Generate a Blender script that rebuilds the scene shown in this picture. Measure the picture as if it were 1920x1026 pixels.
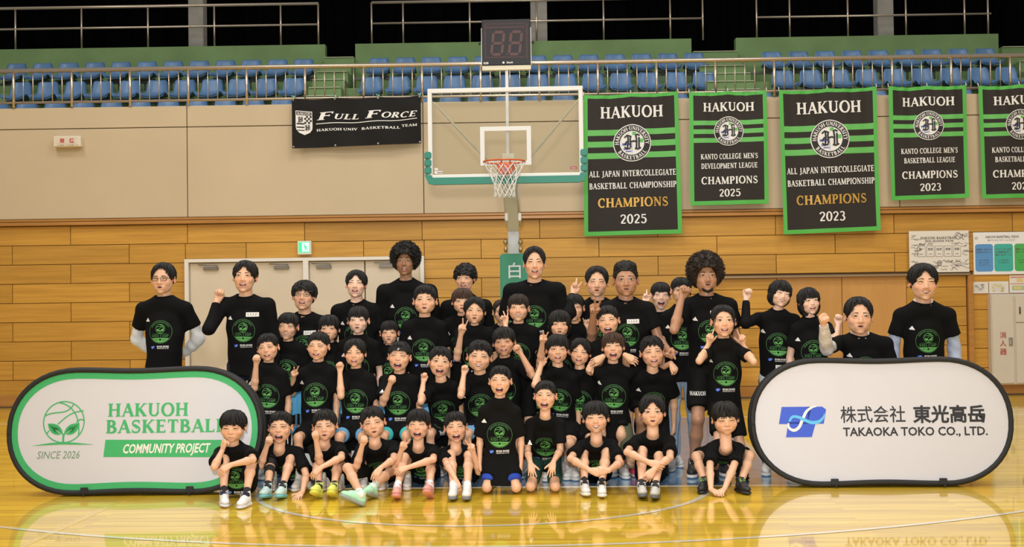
import bpy, bmesh, math, random
import numpy as np
from mathutils import Vector, Matrix, noise as mnoise
from mathutils.bvhtree import BVHTree
from math import sin, cos, pi, radians
S = bpy.context.scene
for o in list(bpy.data.objects): bpy.data.objects.remove(o)
R0 = random.Random(7)
# ---------------------------------------------------------------- camera
FX, CH, YAW, ROLL, PITCH, CX, CY, WY, WA = 2444.6, 1.5142, .04238, .01379, .0185, .69148, -10.44335, 8.58767, .03199
CAM = Vector((CX, CY, CH))
FW = Vector((-sin(YAW)*cos(PITCH), cos(YAW)*cos(PITCH), sin(PITCH)))
_r = Vector((cos(YAW), sin(YAW), 0)); _u = _r.cross(FW)
RT = _r*cos(ROLL) - _u*sin(ROLL); UP = _u*cos(ROLL) + _r*sin(ROLL)
cd = bpy.data.cameras.new('camera'); cam = bpy.data.objects.new('camera', cd); S.collection.objects.link(cam)
cd.sensor_width = 36; cd.lens = 36*FX/1920; cd.clip_end = 200
cam.matrix_world = Matrix(((RT.x, UP.x, -FW.x, CX), (RT.y, UP.y, -FW.y, CY), (RT.z, UP.z, -FW.z, CH), (0, 0, 0, 1)))
S.camera = cam
# ---------------------------------------------------------------- light
W = bpy.data.worlds.new('world'); S.world = W; W.use_nodes = True
W.node_tree.nodes['Background'].inputs[0].default_value = (1.0, .96, .90, 1)
W.node_tree.nodes['Background'].inputs[1].default_value = .27
S.view_settings.view_transform = 'Standard'; S.view_settings.look = 'None'
S.view_settings.exposure = 0.0; S.view_settings.gamma = 1; S.view_settings.use_curve_mapping = False
def area(name, loc, target, size, power, col, size_y=None):
    l = bpy.data.lights.new(name, 'AREA'); l.energy = power; l.color = col; l.size = size
    if size_y: l.shape = 'RECTANGLE'; l.size_y = size_y
    o = bpy.data.objects.new(name, l); S.collection.objects.link(o); o.location = loc
    o.rotation_euler = (Vector(target)-Vector(loc)).to_track_quat('-Z', 'Y').to_euler(); return o
for i, y in enumerate((-13, -7, -1.5, 3.5)):          # the hall's ceiling lamps, high above the court
    for j, x in enumerate((-7.5, 0, 7.5)):
        area('ceiling_lamp', (x, y, 10.5), (x, y, 0), 2.0, 250, (1.0, .94, .86))
fl_ = bpy.data.lights.new('camera_flash', 'SPOT'); fl_.energy = 2600; fl_.color = (1.0, .96, .91); fl_.spot_size = radians(62); fl_.spot_blend = 1.0; fl_.shadow_soft_size = .16
fo_ = bpy.data.objects.new('camera_flash', fl_); S.collection.objects.link(fo_); fo_.location = (CX-.15, CY-.3, 2.25); fo_.rotation_euler = (Vector((.5, 2, 2.0))-Vector(fo_.location)).to_track_quat('-Z', 'Y').to_euler()
# ---------------------------------------------------------------- coordinates
def ray(x, y): return (FW + RT*((x-960)/FX) + UP*((513-y)/FX))
def px(x, y, Y):                                   # photograph pixel -> point in the upright plane at depth Y
    d = ray(x, y); return CAM + d*((Y-CY)/d.y)
def fl(x, y, z=0.0):                               # photograph pixel -> point at height z
    d = ray(x, y); return CAM + d*((z-CH)/d.z)
WD = Vector((cos(WA), sin(WA), 0)); WN = Vector((-sin(WA), cos(WA), 0)); WO = Vector((0, WY, 0))
WM = Matrix.Translation(WO) @ Matrix.Rotation(WA, 4, 'Z')   # wall frame: x along the wall, y behind it, z up
def pw(x, y, n=0.0):
    d = ray(x, y); o = WO + WN*n; t = (o-CAM).dot(WN)/d.dot(WN); P = CAM + d*t - WO
    return P.dot(WD), P.z
# ---------------------------------------------------------------- materials
MATS = {}
def mat(name, col, rough=.6, metal=0, spec=.5, bump=0, bscale=30, var=0, vscale=6, emit=0, alpha=1, coat=0, sheen=0, sss=0, rnd=0):
    if name in MATS: return MATS[name]
    m = bpy.data.materials.new(name); m.use_nodes = True; nt = m.node_tree; b = nt.nodes['Principled BSDF']
    c4 = tuple(col)+(1,)
    b.inputs['Base Color'].default_value = c4; b.inputs['Roughness'].default_value = rough; b.inputs['Metallic'].default_value = metal
    b.inputs['Specular IOR Level'].default_value = spec
    if coat: b.inputs['Coat Weight'].default_value = coat; b.inputs['Coat Roughness'].default_value = .08
    if sheen: b.inputs['Sheen Weight'].default_value = sheen
    if sss: b.inputs['Subsurface Weight'].default_value = sss; b.inputs['Subsurface Radius'].default_value = (.02, .008, .004); b.inputs['Subsurface Scale'].default_value = .5
    if emit: b.inputs['Emission Color'].default_value = c4; b.inputs['Emission Strength'].default_value = emit
    if alpha < 1: b.inputs['Alpha'].default_value = alpha
    if var or bump or rnd:
        tc = nt.nodes.new('ShaderNodeTexCoord'); nz = nt.nodes.new('ShaderNodeTexNoise'); nz.inputs['Scale'].default_value = vscale; nz.inputs['Detail'].default_value = 5
        nt.links.new(tc.outputs['Object'], nz.inputs['Vector'])
        hs = nt.nodes.new('ShaderNodeHueSaturation'); hs.inputs['Color'].default_value = c4
        mr = nt.nodes.new('ShaderNodeMapRange'); mr.inputs[3].default_value = 1-var; mr.inputs[4].default_value = 1+var
        mr.inputs[1].default_value = .3; mr.inputs[2].default_value = .7
        nt.links.new(nz.outputs[0], mr.inputs[0])
        v = mr.outputs[0]
        if rnd:
            oi = nt.nodes.new('ShaderNodeObjectInfo'); r2 = nt.nodes.new('ShaderNodeMapRange'); r2.inputs[3].default_value = 1-rnd; r2.inputs[4].default_value = 1+rnd
            nt.links.new(oi.outputs['Random'], r2.inputs[0]); mm = nt.nodes.new('ShaderNodeMath'); mm.operation = 'MULTIPLY'
            nt.links.new(v, mm.inputs[0]); nt.links.new(r2.outputs[0], mm.inputs[1]); v = mm.outputs[0]
        nt.links.new(v, hs.inputs['Value']); nt.links.new(hs.outputs[0], b.inputs['Base Color'])
        if bump:
            n2 = nt.nodes.new('ShaderNodeTexNoise'); n2.inputs['Scale'].default_value = bscale; n2.inputs['Detail'].default_value = 4
            nt.links.new(tc.outputs['Object'], n2.inputs['Vector'])
            bp = nt.nodes.new('ShaderNodeBump'); bp.inputs['Strength'].default_value = bump; bp.inputs['Distance'].default_value = .02
            nt.links.new(n2.outputs[0], bp.inputs['Height']); nt.links.new(bp.outputs[0], b.inputs['Normal'])
    MATS[name] = m; return m
def wood(name, c1, c2, sx=1.2, sz=30, rough=.4, coat=0, rnd=.08):
    m = bpy.data.materials.new(name); m.use_nodes = True; nt = m.node_tree; b = nt.nodes['Principled BSDF']; N = nt.nodes.new; L = nt.links.new
    tc = N('ShaderNodeTexCoord'); mp = N('ShaderNodeMapping'); mp.inputs['Scale'].default_value = (sx, sx, sz)
    oi = N('ShaderNodeObjectInfo'); ad = N('ShaderNodeVectorMath'); ad.operation = 'ADD'; ml = N('ShaderNodeMath'); ml.operation = 'MULTIPLY'; ml.inputs[1].default_value = 37
    L(oi.outputs['Random'], ml.inputs[0]); L(tc.outputs['Object'], ad.inputs[0]); L(ml.outputs[0], ad.inputs[1]); L(ad.outputs[0], mp.inputs[0])
    nz = N('ShaderNodeTexNoise'); nz.inputs['Scale'].default_value = 1; nz.inputs['Detail'].default_value = 6; nz.inputs['Distortion'].default_value = .4; L(mp.outputs[0], nz.inputs[0])
    cr = N('ShaderNodeValToRGB'); cr.color_ramp.elements[0].position = .3; cr.color_ramp.elements[0].color = tuple(c1)+(1,); cr.color_ramp.elements[1].position = .7; cr.color_ramp.elements[1].color = tuple(c2)+(1,)
    L(nz.outputs[0], cr.inputs[0]); hs = N('ShaderNodeHueSaturation'); mr = N('ShaderNodeMapRange'); mr.inputs[3].default_value = 1-rnd; mr.inputs[4].default_value = 1+rnd
    L(oi.outputs['Random'], mr.inputs[0]); L(mr.outputs[0], hs.inputs['Value']); L(cr.outputs[0], hs.inputs['Color']); L(hs.outputs[0], b.inputs['Base Color'])
    b.inputs['Roughness'].default_value = rough; b.inputs['Coat Weight'].default_value = coat; b.inputs['Coat Roughness'].default_value = .1
    MATS[name] = m; return m
# ---------------------------------------------------------------- mesh builder
class MB:
    def __init__(s): s.v = []; s.f = []; s.m = []; s.sm = []; s.c = None
    def add(s, v, f, mi=0, M=None, smooth=False):
        o = len(s.v)
        if M is not None: v = [M @ Vector(p) for p in v]
        s.v += [tuple(p) for p in v]; s.f += [tuple(i+o for i in q) for q in f]; s.m += [mi]*len(f); s.sm += [smooth]*len(f); return s
    def box(s, c, d, mi=0, M=None, bev=0):
        x, y, z = c; a, b, h = d[0]/2, d[1]/2, d[2]/2
        if bev:
            bm = bmesh.new(); bmesh.ops.create_cube(bm, size=1, matrix=Matrix.Diagonal((d[0], d[1], d[2], 1)))
            bmesh.ops.bevel(bm, geom=bm.edges[:], offset=bev, segments=1 if bev < .01 else 2, affect='EDGES')
            vs = [Vector((x, y, z))+v.co for v in bm.verts]; bm.verts.index_update(); fs = [[v.index for v in f.verts] for f in bm.faces]; bm.free()
            return s.add(vs, fs, mi, M)
        v = [(x+i*a, y+j*b, z+k*h) for i in (-1, 1) for j in (-1, 1) for k in (-1, 1)]
        return s.add(v, [(0, 1, 3, 2), (4, 6, 7, 5), (0, 4, 5, 1), (2, 3, 7, 6), (0, 2, 6, 4), (1, 5, 7, 3)], mi, M)
    def tube(s, pts, r, n=8, mi=0, closed=False, M=None, caps=True, smooth=True):
        pts = [Vector(p) for p in pts]; k = len(pts); rs = r if hasattr(r, '__len__') else [r]*k
        v = []; f = []; up = None
        for i, p in enumerate(pts):
            a = pts[(i-1) % k] if (closed or i > 0) else p; b = pts[(i+1) % k] if (closed or i < k-1) else p
            t = (b-a).normalized()
            if up is None: up = Vector((0, 0, 1)) if abs(t.z) < .9 else Vector((1, 0, 0))
            u = t.cross(up).normalized(); w = u.cross(t).normalized(); up = w
            for j in range(n):
                an = 2*pi*j/n; v.append(p+(u*cos(an)+w*sin(an))*rs[i])
        for i in range(k if closed else k-1):
            for j in range(n):
                a = i*n+j; b = i*n+(j+1) % n; c = ((i+1) % k)*n+(j+1) % n; d = ((i+1) % k)*n+j; f.append((a, b, c, d))
        if caps and not closed: f.append(tuple(range(n))[::-1]); f.append(tuple(range((k-1)*n, k*n)))
        return s.add(v, f, mi, M, smooth)
    def lathe(s, prof, n=24, mi=0, M=None, smooth=True):
        v = []; f = []
        for r, z in prof:
            for j in range(n): v.append((r*cos(2*pi*j/n), r*sin(2*pi*j/n), z))
        for i in range(len(prof)-1):
            for j in range(n): f.append((i*n+j, i*n+(j+1) % n, (i+1)*n+(j+1) % n, (i+1)*n+j))
        return s.add(v, f, mi, M, smooth)
    def prism(s, poly, y0, y1, mi=0, M=None):      # polygon in x,z extruded in y
        k = len(poly); v = [(x, y0, z) for x, z in poly]+[(x, y1, z) for x, z in poly]
        f = [tuple(range(k))[::-1], tuple(range(k, 2*k))]+[(i, (i+1) % k, k+(i+1) % k, k+i) for i in range(k)]
        return s.add(v, f, mi, M)
    def mesh(s, name, mats):
        me = bpy.data.meshes.new(name); me.from_pydata(s.v, [], s.f)
        for m in (mats if isinstance(mats, (list, tuple)) else [mats]): me.materials.append(m)
        me.polygons.foreach_set('material_index', s.m); me.polygons.foreach_set('use_smooth', s.sm); me.update(); return me
    def build(s, name, mats, parent=None, M=None): return link(name, s.mesh(name, mats), parent, M)
def link(name, me, parent=None, M=None):
    o = bpy.data.objects.new(name, me); S.collection.objects.link(o)
    if parent is not None: o.parent = parent
    if M is not None: o.matrix_local = M
    return o
def tag(o, label=None, cat=None, group=None, kind=None):
    if label: o['label'] = label
    if cat: o['category'] = cat
    if group: o['group'] = group
    if kind: o['kind'] = kind
    return o
def empty(name, M=None, **k):
    o = link(name, None, None, M); o.empty_display_size = .1; return tag(o, **k)
def copy_tree(o, parent=None):
    c = o.copy(); S.collection.objects.link(c); c.parent = parent
    for ch in o.children: copy_tree(ch, c)
    return c
T = Matrix.Translation
# ---------------------------------------------------------------- flat lettering
_tc = {}
def glyphs(body, bold=0.0, res=2):
    k = (body, bold, res)
    if k in _tc: return _tc[k]
    cu = bpy.data.curves.new('t', 'FONT'); cu.body = body; cu.size = 1; cu.resolution_u = res; cu.offset = bold; cu.fill_mode = 'FRONT' if False else 'BOTH'
    cu.align_x = 'CENTER'; o = bpy.data.objects.new('t', cu); S.collection.objects.link(o)
    bpy.context.view_layer.update(); dg = bpy.context.evaluated_depsgraph_get(); me = o.evaluated_get(dg).to_mesh()
    v = [(q.co.x, q.co.y) for q in me.vertices]; f = [tuple(p.vertices) for p in me.polygons]
    o.evaluated_get(dg).to_mesh_clear(); bpy.data.objects.remove(o); bpy.data.curves.remove(cu)
    if v:
        xs = [a for a, b in v]; ys = [b for a, b in v]; cx = (min(xs)+max(xs))/2; y0 = min(ys) if not any(c in body for c in ',Qgjpqy') else 0
        v = [(a-cx, b) for a, b in v]
        _tc[k] = (v, f, max(xs)-min(xs), max(ys))
    else: _tc[k] = (v, f, 1, 1)
    return _tc[k]
# serif capitals drawn as strokes (cap height 1)
def _bar(x0, y0, x1, y1, w):
    dx, dy = x1-x0, y1-y0; l = math.hypot(dx, dy) or 1; nx, ny = -dy/l*w/2, dx/l*w/2
    return [[(x0-nx, y0-ny), (x1-nx, y1-ny), (x1+nx, y1+ny), (x0+nx, y0+ny)]]
def _arc(cx, cy, rx, ry, a0, a1, W_, w_, n=10):
    out = []; P = []
    for i in range(n+1):
        a = radians(a0+(a1-a0)*i/n); th = w_+(W_-w_)*abs(cos(a))
        P.append(((cx+(rx-th/2)*cos(a), cy+(ry-th/2)*sin(a)), (cx+(rx+th/2)*cos(a), cy+(ry+th/2)*sin(a))))
    for i in range(n): out.append([P[i][0], P[i][1], P[i+1][1], P[i+1][0]])
    return out
def _ser(x, y, l): return _bar(x-l/2, y, x+l/2, y, .07)
Tk, tn = .215, .105
def _glyph(c):
    V = lambda x, t=Tk: _bar(x, 0, x, 1, t)+_ser(x, .035, .36)+_ser(x, .965, .36)
    if c == 'A': return .86, _bar(.1, 0, .44, 1, tn)+_bar(.42, 1, .76, 0, Tk)+_bar(.2, .34, .66, .34, tn)+_ser(.1, .035, .26)+_ser(.76, .035, .3)
    if c == 'B': return .78, V(.2)+_arc(.32, .74, .26, .22, -90, 90, Tk, tn)+_arc(.34, .27, .32, .24, -90, 90, Tk, tn)+_bar(.2, .95, .35, .95, tn)+_bar(.2, .51, .36, .51, tn)+_bar(.2, .05, .36, .05, tn)
    if c == 'C': return .84, _arc(.46, .5, .36, .47, 48, 312, Tk, tn, 14)+_bar(.72, .66, .72, .95, .08)
    if c == 'D': return .92, V(.2)+_arc(.34, .5, .42, .46, -90, 90, Tk, tn, 12)+_bar(.2, .96, .36, .96, tn)+_bar(.2, .04, .36, .04, tn)
    if c == 'E': return .76, V(.2)+_bar(.2, .95, .66, .95, tn)+_bar(.2, .52, .54, .52, tn)+_bar(.2, .05, .68, .05, tn)+_bar(.64, .78, .64, 1, .07)+_bar(.66, 0, .66, .22, .07)+_bar(.53, .42, .53, .62, .07)
    if c == 'F': return .72, V(.2)+_bar(.2, .95, .66, .95, tn)+_bar(.2, .52, .54, .52, tn)+_bar(.64, .76, .64, 1, .07)+_bar(.53, .42, .53, .62, .07)
    if c == 'G': return .92, _arc(.46, .5, .36, .47, 48, 312, Tk, tn, 14)+_bar(.72, .68, .72, .95, .08)+_bar(.72, .08, .72, .45, Tk)+_ser(.72, .45, .3)
    if c == 'H': return .96, V(.2)+V(.76)+_bar(.2, .52, .76, .52, tn)
    if c == 'I': return .42, V(.21)
    if c == 'J': return .52, _bar(.3, .15, .3, 1, Tk)+_ser(.3, .965, .34)+_arc(.12, .16, .2, .26, -120, 0, Tk, tn, 6)
    if c == 'K': return .9, V(.2)+_bar(.25, .42, .72, .97, tn)+_bar(.38, .58, .76, .02, Tk)+_ser(.74, .965, .28)+_ser(.76, .035, .3)
    if c == 'L': return .72, V(.2)+_bar(.2, .05, .66, .05, tn)+_bar(.64, 0, .64, .24, .07)
    if c == 'M': return 1.1, _bar(.16, 0, .16, 1, tn)+_bar(.18, .97, .54, .05, Tk)+_bar(.54, .05, .9, .97, tn)+_bar(.92, 0, .92, 1, Tk)+_ser(.16, .035, .28)+_ser(.92, .035, .34)+_ser(.1, .965, .2)+_ser(.98, .965, .2)
    if c == 'N': return .96, _bar(.18, 0, .18, 1, tn)+_bar(.18, .97, .78, .03, Tk)+_bar(.78, 0, .78, 1, tn)+_ser(.18, .035, .28)+_ser(.1, .965, .24)+_ser(.78, .965, .28)
    if c == 'O': return .96, _arc(.48, .5, .38, .48, 0, 360, Tk, tn, 20)
    if c == 'P': return .74, V(.2)+_arc(.34, .72, .28, .25, -90, 90, Tk, tn)+_bar(.2, .97-.02, .36, .95, tn)+_bar(.2, .48, .36, .48, tn)
    if c == 'R': return .86, V(.2)+_arc(.34, .74, .26, .23, -90, 90, Tk, tn)+_bar(.2, .95, .36, .95, tn)+_bar(.2, .51, .36, .51, tn)+_bar(.4, .5, .72, .02, Tk)+_ser(.76, .035, .2)
    if c == 'S': return .68, _arc(.34, .73, .23, .22, 40, 250, tn*1.2, tn*1.2)+_arc(.34, .27, .25, .23, -140, 80, tn*1.3, tn*1.2)+_bar(.2, .62, .48, .4, Tk)+_bar(.55, .72, .55, .98, .07)+_bar(.1, .02, .1, .28, .07)
    if c == 'T': return .78, _bar(.39, 0, .39, 1, Tk)+_ser(.39, .035, .36)+_bar(.05, .95, .73, .95, tn)+_bar(.07, .74, .07, 1, .07)+_bar(.71, .74, .71, 1, .07)
    if c == 'U': return .92, _bar(.2, .3, .2, 1, Tk)+_bar(.74, .3, .74, 1, tn)+_arc(.47, .32, .27, .28, 180, 360, Tk*.8, tn)+_ser(.2, .965, .34)+_ser(.74, .965, .28)
    if c == 'V': return .86, _bar(.1, 1, .43, .02, Tk)+_bar(.43, .02, .76, 1, tn)+_ser(.1, .965, .3)+_ser(.76, .965, .26)
    if c == 'Y': return .82, _bar(.1, 1, .41, .48, Tk)+_bar(.72, 1, .41, .48, tn)+_bar(.41, 0, .41, .5, Tk)+_ser(.41, .035, .34)+_ser(.1, .965, .28)+_ser(.72, .965, .24)
    if c == '0': return .72, _arc(.36, .5, .26, .48, 0, 360, Tk, tn, 18)
    if c == '2': return .7, _arc(.34, .72, .24, .24, -20, 170, Tk*.8, tn)+_bar(.56, .64, .14, .08, Tk*.8)+_bar(.1, .06, .62, .06, .13)
    if c == '3': return .68, _arc(.32, .75, .22, .21, -90, 150, Tk*.8, tn)+_arc(.32, .27, .26, .25, -150, 90, Tk*.9, tn)
    if c == '5': return .68, _arc(.32, .32, .26, .3, -150, 110, Tk*.9, tn)+_bar(.16, .55, .16, .97, tn)+_bar(.12, .93, .58, .93, .13)
    if c == '6': return .7, _arc(.35, .32, .25, .3, 0, 360, Tk*.8, tn, 16)+_arc(.45, .45, .35, .5, 100, 180, Tk*.8, tn)
    if c == "'": return .26, _bar(.13, .7, .13, 1, .1)
    if c in '·-.': return .3, _bar(.1, .5 if c != '.' else .06, .22, .5 if c != '.' else .06, .14)
    return .42, []
_sc = {}
def serif(body, track=.06):
    k = (body, track)
    if k in _sc: return _sc[k]
    x = 0; v = []; f = []; per = []
    for c in body:
        w, qs = _glyph(c); i0 = len(v)
        for q in qs: o = len(v); v += [(a+x, b) for a, b in q]; f.append(tuple(o+i for i in range(4)))
        per.append((x+w/2, i0, len(v))); x += w+track
    x -= track; v = [(a-x/2, b) for a, b in v]; per = [(c-x/2, a, b) for c, a, b in per]
    _sc[k] = (v, f, x, 1.0, per); return _sc[k]
class Flat:
    """flat print in a plane (u to the right, v up); layers get a small rise so that nothing is coplanar"""
    def __init__(s): s.v = []; s.f = []; s.m = []; s.l = []; s.mats = []
    def mi(s, m):
        if m not in s.mats: s.mats.append(m)
        return s.mats.index(m)
    def poly(s, pts, m, layer=1, faces=None):
        o = len(s.v); s.v += [tuple(p) for p in pts]; s.l += [layer]*len(pts)
        for q in (faces or [tuple(range(len(pts)))]): s.f.append(tuple(i+o for i in q)); s.m.append(s.mi(m))
    def quads(s, qs, m, layer=1):
        for q in qs: s.poly(q, m, layer)
    def rect(s, x0, y0, x1, y1, m, layer=1, nx=1, ny=1):
        v = [(x0+(x1-x0)*i/nx, y0+(y1-y0)*j/ny) for j in range(ny+1) for i in range(nx+1)]; w = nx+1
        s.poly(v, m, layer, [(j*w+i, j*w+i+1, (j+1)*w+i+1, (j+1)*w+i) for j in range(ny) for i in range(nx)])
    def ring(s, cx, cy, r0, r1, m, layer=1, n=40, a0=0, a1=360, ky=1):
        P = []
        for i in range(n+1):
            a = radians(a0+(a1-a0)*i/n); P += [(cx+r0*cos(a), cy+ky*r0*sin(a)), (cx+r1*cos(a), cy+ky*r1*sin(a))]
        s.poly(P, m, layer, [(2*i, 2*i+1, 2*i+3, 2*i+2) for i in range(n)])
    def path(s, pts, w, m, layer=1):
        ws = w if hasattr(w, '__len__') else [w]*len(pts); P = []
        for i, (x, y) in enumerate(pts):
            a = pts[max(i-1, 0)]; b = pts[min(i+1, len(pts)-1)]; dx, dy = b[0]-a[0], b[1]-a[1]; l = math.hypot(dx, dy) or 1
            P += [(x-dy/l*ws[i]/2, y+dx/l*ws[i]/2), (x+dy/l*ws[i]/2, y-dx/l*ws[i]/2)]
        s.pc = getattr(s, 'pc', 0)+1; s.poly(P, m, layer+.05+.11*(s.pc % 6), [(2*i, 2*i+1, 2*i+3, 2*i+2) for i in range(len(pts)-1)])
    def stagger(s, n0, layer):          # overlapping strokes of one letter lie a hair apart
        for k in range(n0, len(s.v)): s.l[k] = layer+.09*((k-n0)//4 % 7)
    def text(s, body, x, y, h, m, layer=1, bold=0.0, width=None, skew=0, res=2, align='c', rot=0):
        v, f, w, t = glyphs(body, bold, res); k = h/t if t else h; kx = k if width is None else width/w
        ox = 0 if align == 'c' else (w/2*kx if align == 'l' else -w/2*kx)
        c, sn = cos(rot), sin(rot)
        def tr(a, b): a, b = a*kx+ox+b*k*skew, b*k; return (x+a*c-b*sn, y+a*sn+b*c)
        s.poly([tr(a, b) for a, b in v], m, layer, f)
    def serif(s, body, x, y, h, m, layer=1, width=None, skew=0, track=.06, align='c'):
        v, f, w, t, per = serif(body, track); kx = h if width is None else width/w
        ox = 0 if align == 'c' else w/2*kx
        n0 = len(s.v); s.poly([(x+ox+a*kx+b*h*skew, y+b*h) for a, b in v], m, layer, f); s.stagger(n0, layer)
    def arctext(s, body, cx, cy, r, h, m, layer=1, mid=90, out=True, track=.1, kx=1.0):
        v, f, w, t, per = serif(body, track); vv = [None]*len(v)
        for c, i0, i1 in per:
            an = radians(mid)-(c*h*kx/r if out else -c*h*kx/r)
            ux, uy = (sin(an), -cos(an)) if out else (-sin(an), cos(an))
            nx, ny = (cos(an), sin(an)) if out else (-cos(an), -sin(an))
            bx, by = cx+cos(an)*r, cy+sin(an)*r
            for i in range(i0, i1):
                a = (v[i][0]-c)*h*kx; b = (v[i][1]-.5)*h; vv[i] = (bx+ux*a+nx*b, by+uy*a+ny*b)
        n0 = len(s.v); s.poly(vv, m, layer, f); s.stagger(n0, layer)
    def build(s, name, fn, parent=None, eps=.002):
        """fn(u, v, rise) -> 3D point"""
        me = bpy.data.meshes.new(name); me.from_pydata([fn(a, b, eps*l) for (a, b), l in zip(s.v, s.l)], [], s.f)
        for m in s.mats: me.materials.append(m)
        me.polygons.foreach_set('material_index', s.m); me.update(); return link(name, me, parent)
def refine(Fl, mx):
    """split long print triangles so that they follow a curved surface"""
    F2 = Flat(); F2.mats = Fl.mats; vi = {}
    def V(a, b, l):
        k = (round(a, 5), round(b, 5), l)
        if k not in vi: vi[k] = len(F2.v); F2.v.append((a, b)); F2.l.append(l)
        return vi[k]
    def rec(a, b, c, l, m, d=0):
        e = [math.dist(a, b), math.dist(b, c), math.dist(c, a)]; i = e.index(max(e))
        if e[i] < mx or d > 9:
            F2.f.append((V(*a, l), V(*b, l), V(*c, l))); F2.m.append(m); return
        p = [a, b, c]; p = p[i:]+p[:i]; mm = ((p[0][0]+p[1][0])/2, (p[0][1]+p[1][1])/2)
        rec(p[0], mm, p[2], l, m, d+1); rec(mm, p[1], p[2], l, m, d+1)
    for f, m in zip(Fl.f, Fl.m):
        l = Fl.l[f[0]]
        for i in range(1, len(f)-1): 
            if len({f[0], f[i], f[i+1]}) == 3: rec(Fl.v[f[0]], Fl.v[f[i]], Fl.v[f[i+1]], l, m)
    F2.f = [f for f in F2.f]; keep = [(f, m) for f, m in zip(F2.f, F2.m) if len(set(f)) == 3]; F2.f = [f for f, m in keep]; F2.m = [m for f, m in keep]
    return F2
white = mat('white_print', (.82, .80, .77), .6); cream = mat('cream_print', (.80, .76, .66), .6)
green = mat('green_print', (.13, .48, .11), .6); black = mat('black_print', (.012, .011, .012), .6); gold = mat('gold_print', (.62, .36, .07), .4, .3)
# ================================================================ the hall
# ---- floor
def floor_mat():
    m = bpy.data.materials.new('maple_floor'); m.use_nodes = True; nt = m.node_tree; b = nt.nodes['Principled BSDF']; N = nt.nodes.new; L = nt.links.new
    tc = N('ShaderNodeTexCoord')
    br = N('ShaderNodeTexBrick'); br.inputs['Scale'].default_value = 1; br.inputs['Brick Width'].default_value = 1.3; br.inputs['Row Height'].default_value = .064
    br.inputs['Mortar Size'].default_value = .0012; br.inputs['Mortar Smooth'].default_value = .2; br.offset = .37; br.offset_frequency = 2
    br.inputs['Color1'].default_value = (.68, .43, .022, 1); br.inputs['Color2'].default_value = (.93, .64, .042, 1); br.inputs['Mortar'].default_value = (.45, .26, .05, 1)
    L(tc.outputs['Object'], br.inputs['Vector'])
    mp = N('ShaderNodeMapping'); mp.inputs['Scale'].default_value = (1.3, 32, 1); L(tc.outputs['Object'], mp.inputs[0])
    nz = N('ShaderNodeTexNoise'); nz.inputs['Scale'].default_value = 1; nz.inputs['Detail'].default_value = 6; L(mp.outputs[0], nz.inputs[0])
    cr = N('ShaderNodeValToRGB'); cr.color_ramp.elements[0].position = .3; cr.color_ramp.elements[0].color = (.66, .60, .5, 1); cr.color_ramp.elements[1].position = .62; cr.color_ramp.elements[1].color = (1.05, 1.05, 1.05, 1)
    L(nz.outputs[0], cr.inputs[0]); mx = N('ShaderNodeMix'); mx.data_type = 'RGBA'; mx.blend_type = 'MULTIPLY'; mx.inputs[0].default_value = .8
    L(br.outputs[0], mx.inputs[6]); L(cr.outputs[0], mx.inputs[7]); L(mx.outputs[2], b.inputs['Base Color'])
    b.inputs['Roughness'].default_value = .35; b.inputs['Specular IOR Level'].default_value = .5
    b.inputs['Coat Weight'].default_value = .85; b.inputs['Coat Roughness'].default_value = .04; b.inputs['Coat IOR'].default_value = 1.52
    n3 = N('ShaderNodeTexNoise'); n3.inputs['Scale'].default_value = 1.4; L(tc.outputs['Object'], n3.inputs[0])
    bp = N('ShaderNodeBump'); bp.inputs['Strength'].default_value = .03; bp.inputs['Distance'].default_value = .01; L(n3.outputs[0], bp.inputs['Height']); L(bp.outputs[0], b.inputs['Coat Normal'])
    return m
floor = MB().box((0, -4, -.05), (40, 26, .1)).build('floor', floor_mat()); tag(floor, kind='structure')
floor.data.transform(T((0, 0, 0)))
paint_w = mat('white_line_paint', (.80, .74, .60), .3, coat=1); paint_y = mat('yellow_line_paint', (.80, .52, .03), .3, coat=1)
paint_b = mat('blue_key_paint', (.10, .30, .56), .3, coat=1, var=.25, vscale=9)
def slab(name, pts, z, m):
    k = len(pts); mb = MB(); mb.add([(x, y, z) for x, y in pts]+[(x, y, .0002) for x, y in pts], [tuple(range(k))]+[(i, k+i, k+(i+1) % k, (i+1) % k) for i in range(k)])
    return mb.build(name, m, floor)
def line(x0, y0, x1, y1, w, m, z=.0022):
    dx, dy = x1-x0, y1-y0; l = math.hypot(dx, dy); nx, ny = -dy/l*w/2, dx/l*w/2
    return slab('court_line', [(x0-nx, y0-ny), (x1-nx, y1-ny), (x1+nx, y1+ny), (x0+nx, y0+ny)], z, m)
def arcline(cx, cy, r, a0, a1, w, m, z=.0022, n=90):
    mb = MB(); v = []
    for i in range(n+1):
        a = radians(a0+(a1-a0)*i/n)
        v += [(cx+(r-w/2)*cos(a), cy+(r-w/2)*sin(a), z), (cx+(r+w/2)*cos(a), cy+(r+w/2)*sin(a), z)]
    mb.add(v, [(2*i, 2*i+1, 2*i+3, 2*i+2) for i in range(n)]); return mb.build('court_line', m, floor)
slab('painted_key', [(-2.45, 0), (2.45, 0), (2.45, 5.8), (-2.45, 5.8)], .0012, paint_b)
line(-2.5, 0, 2.5, 0, .05, paint_w); line(-2.475, 0, -2.475, 5.8, .05, paint_w); line(2.475, 0, 2.475, 5.8, .05, paint_w)
line(-8, 5.83, 8, 5.83, .05, paint_w); arcline(0, 0, 1.775, 180, 360, .05, paint_w); arcline(0, 4.225, 6.725, 190, 350, .05, paint_w)
for X in (-2.74, -1.575, 1.338): line(X, -6, X, 6 if X < -2 else -.55 if X > 0 else -.95, .055, paint_y, .0018)
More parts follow.
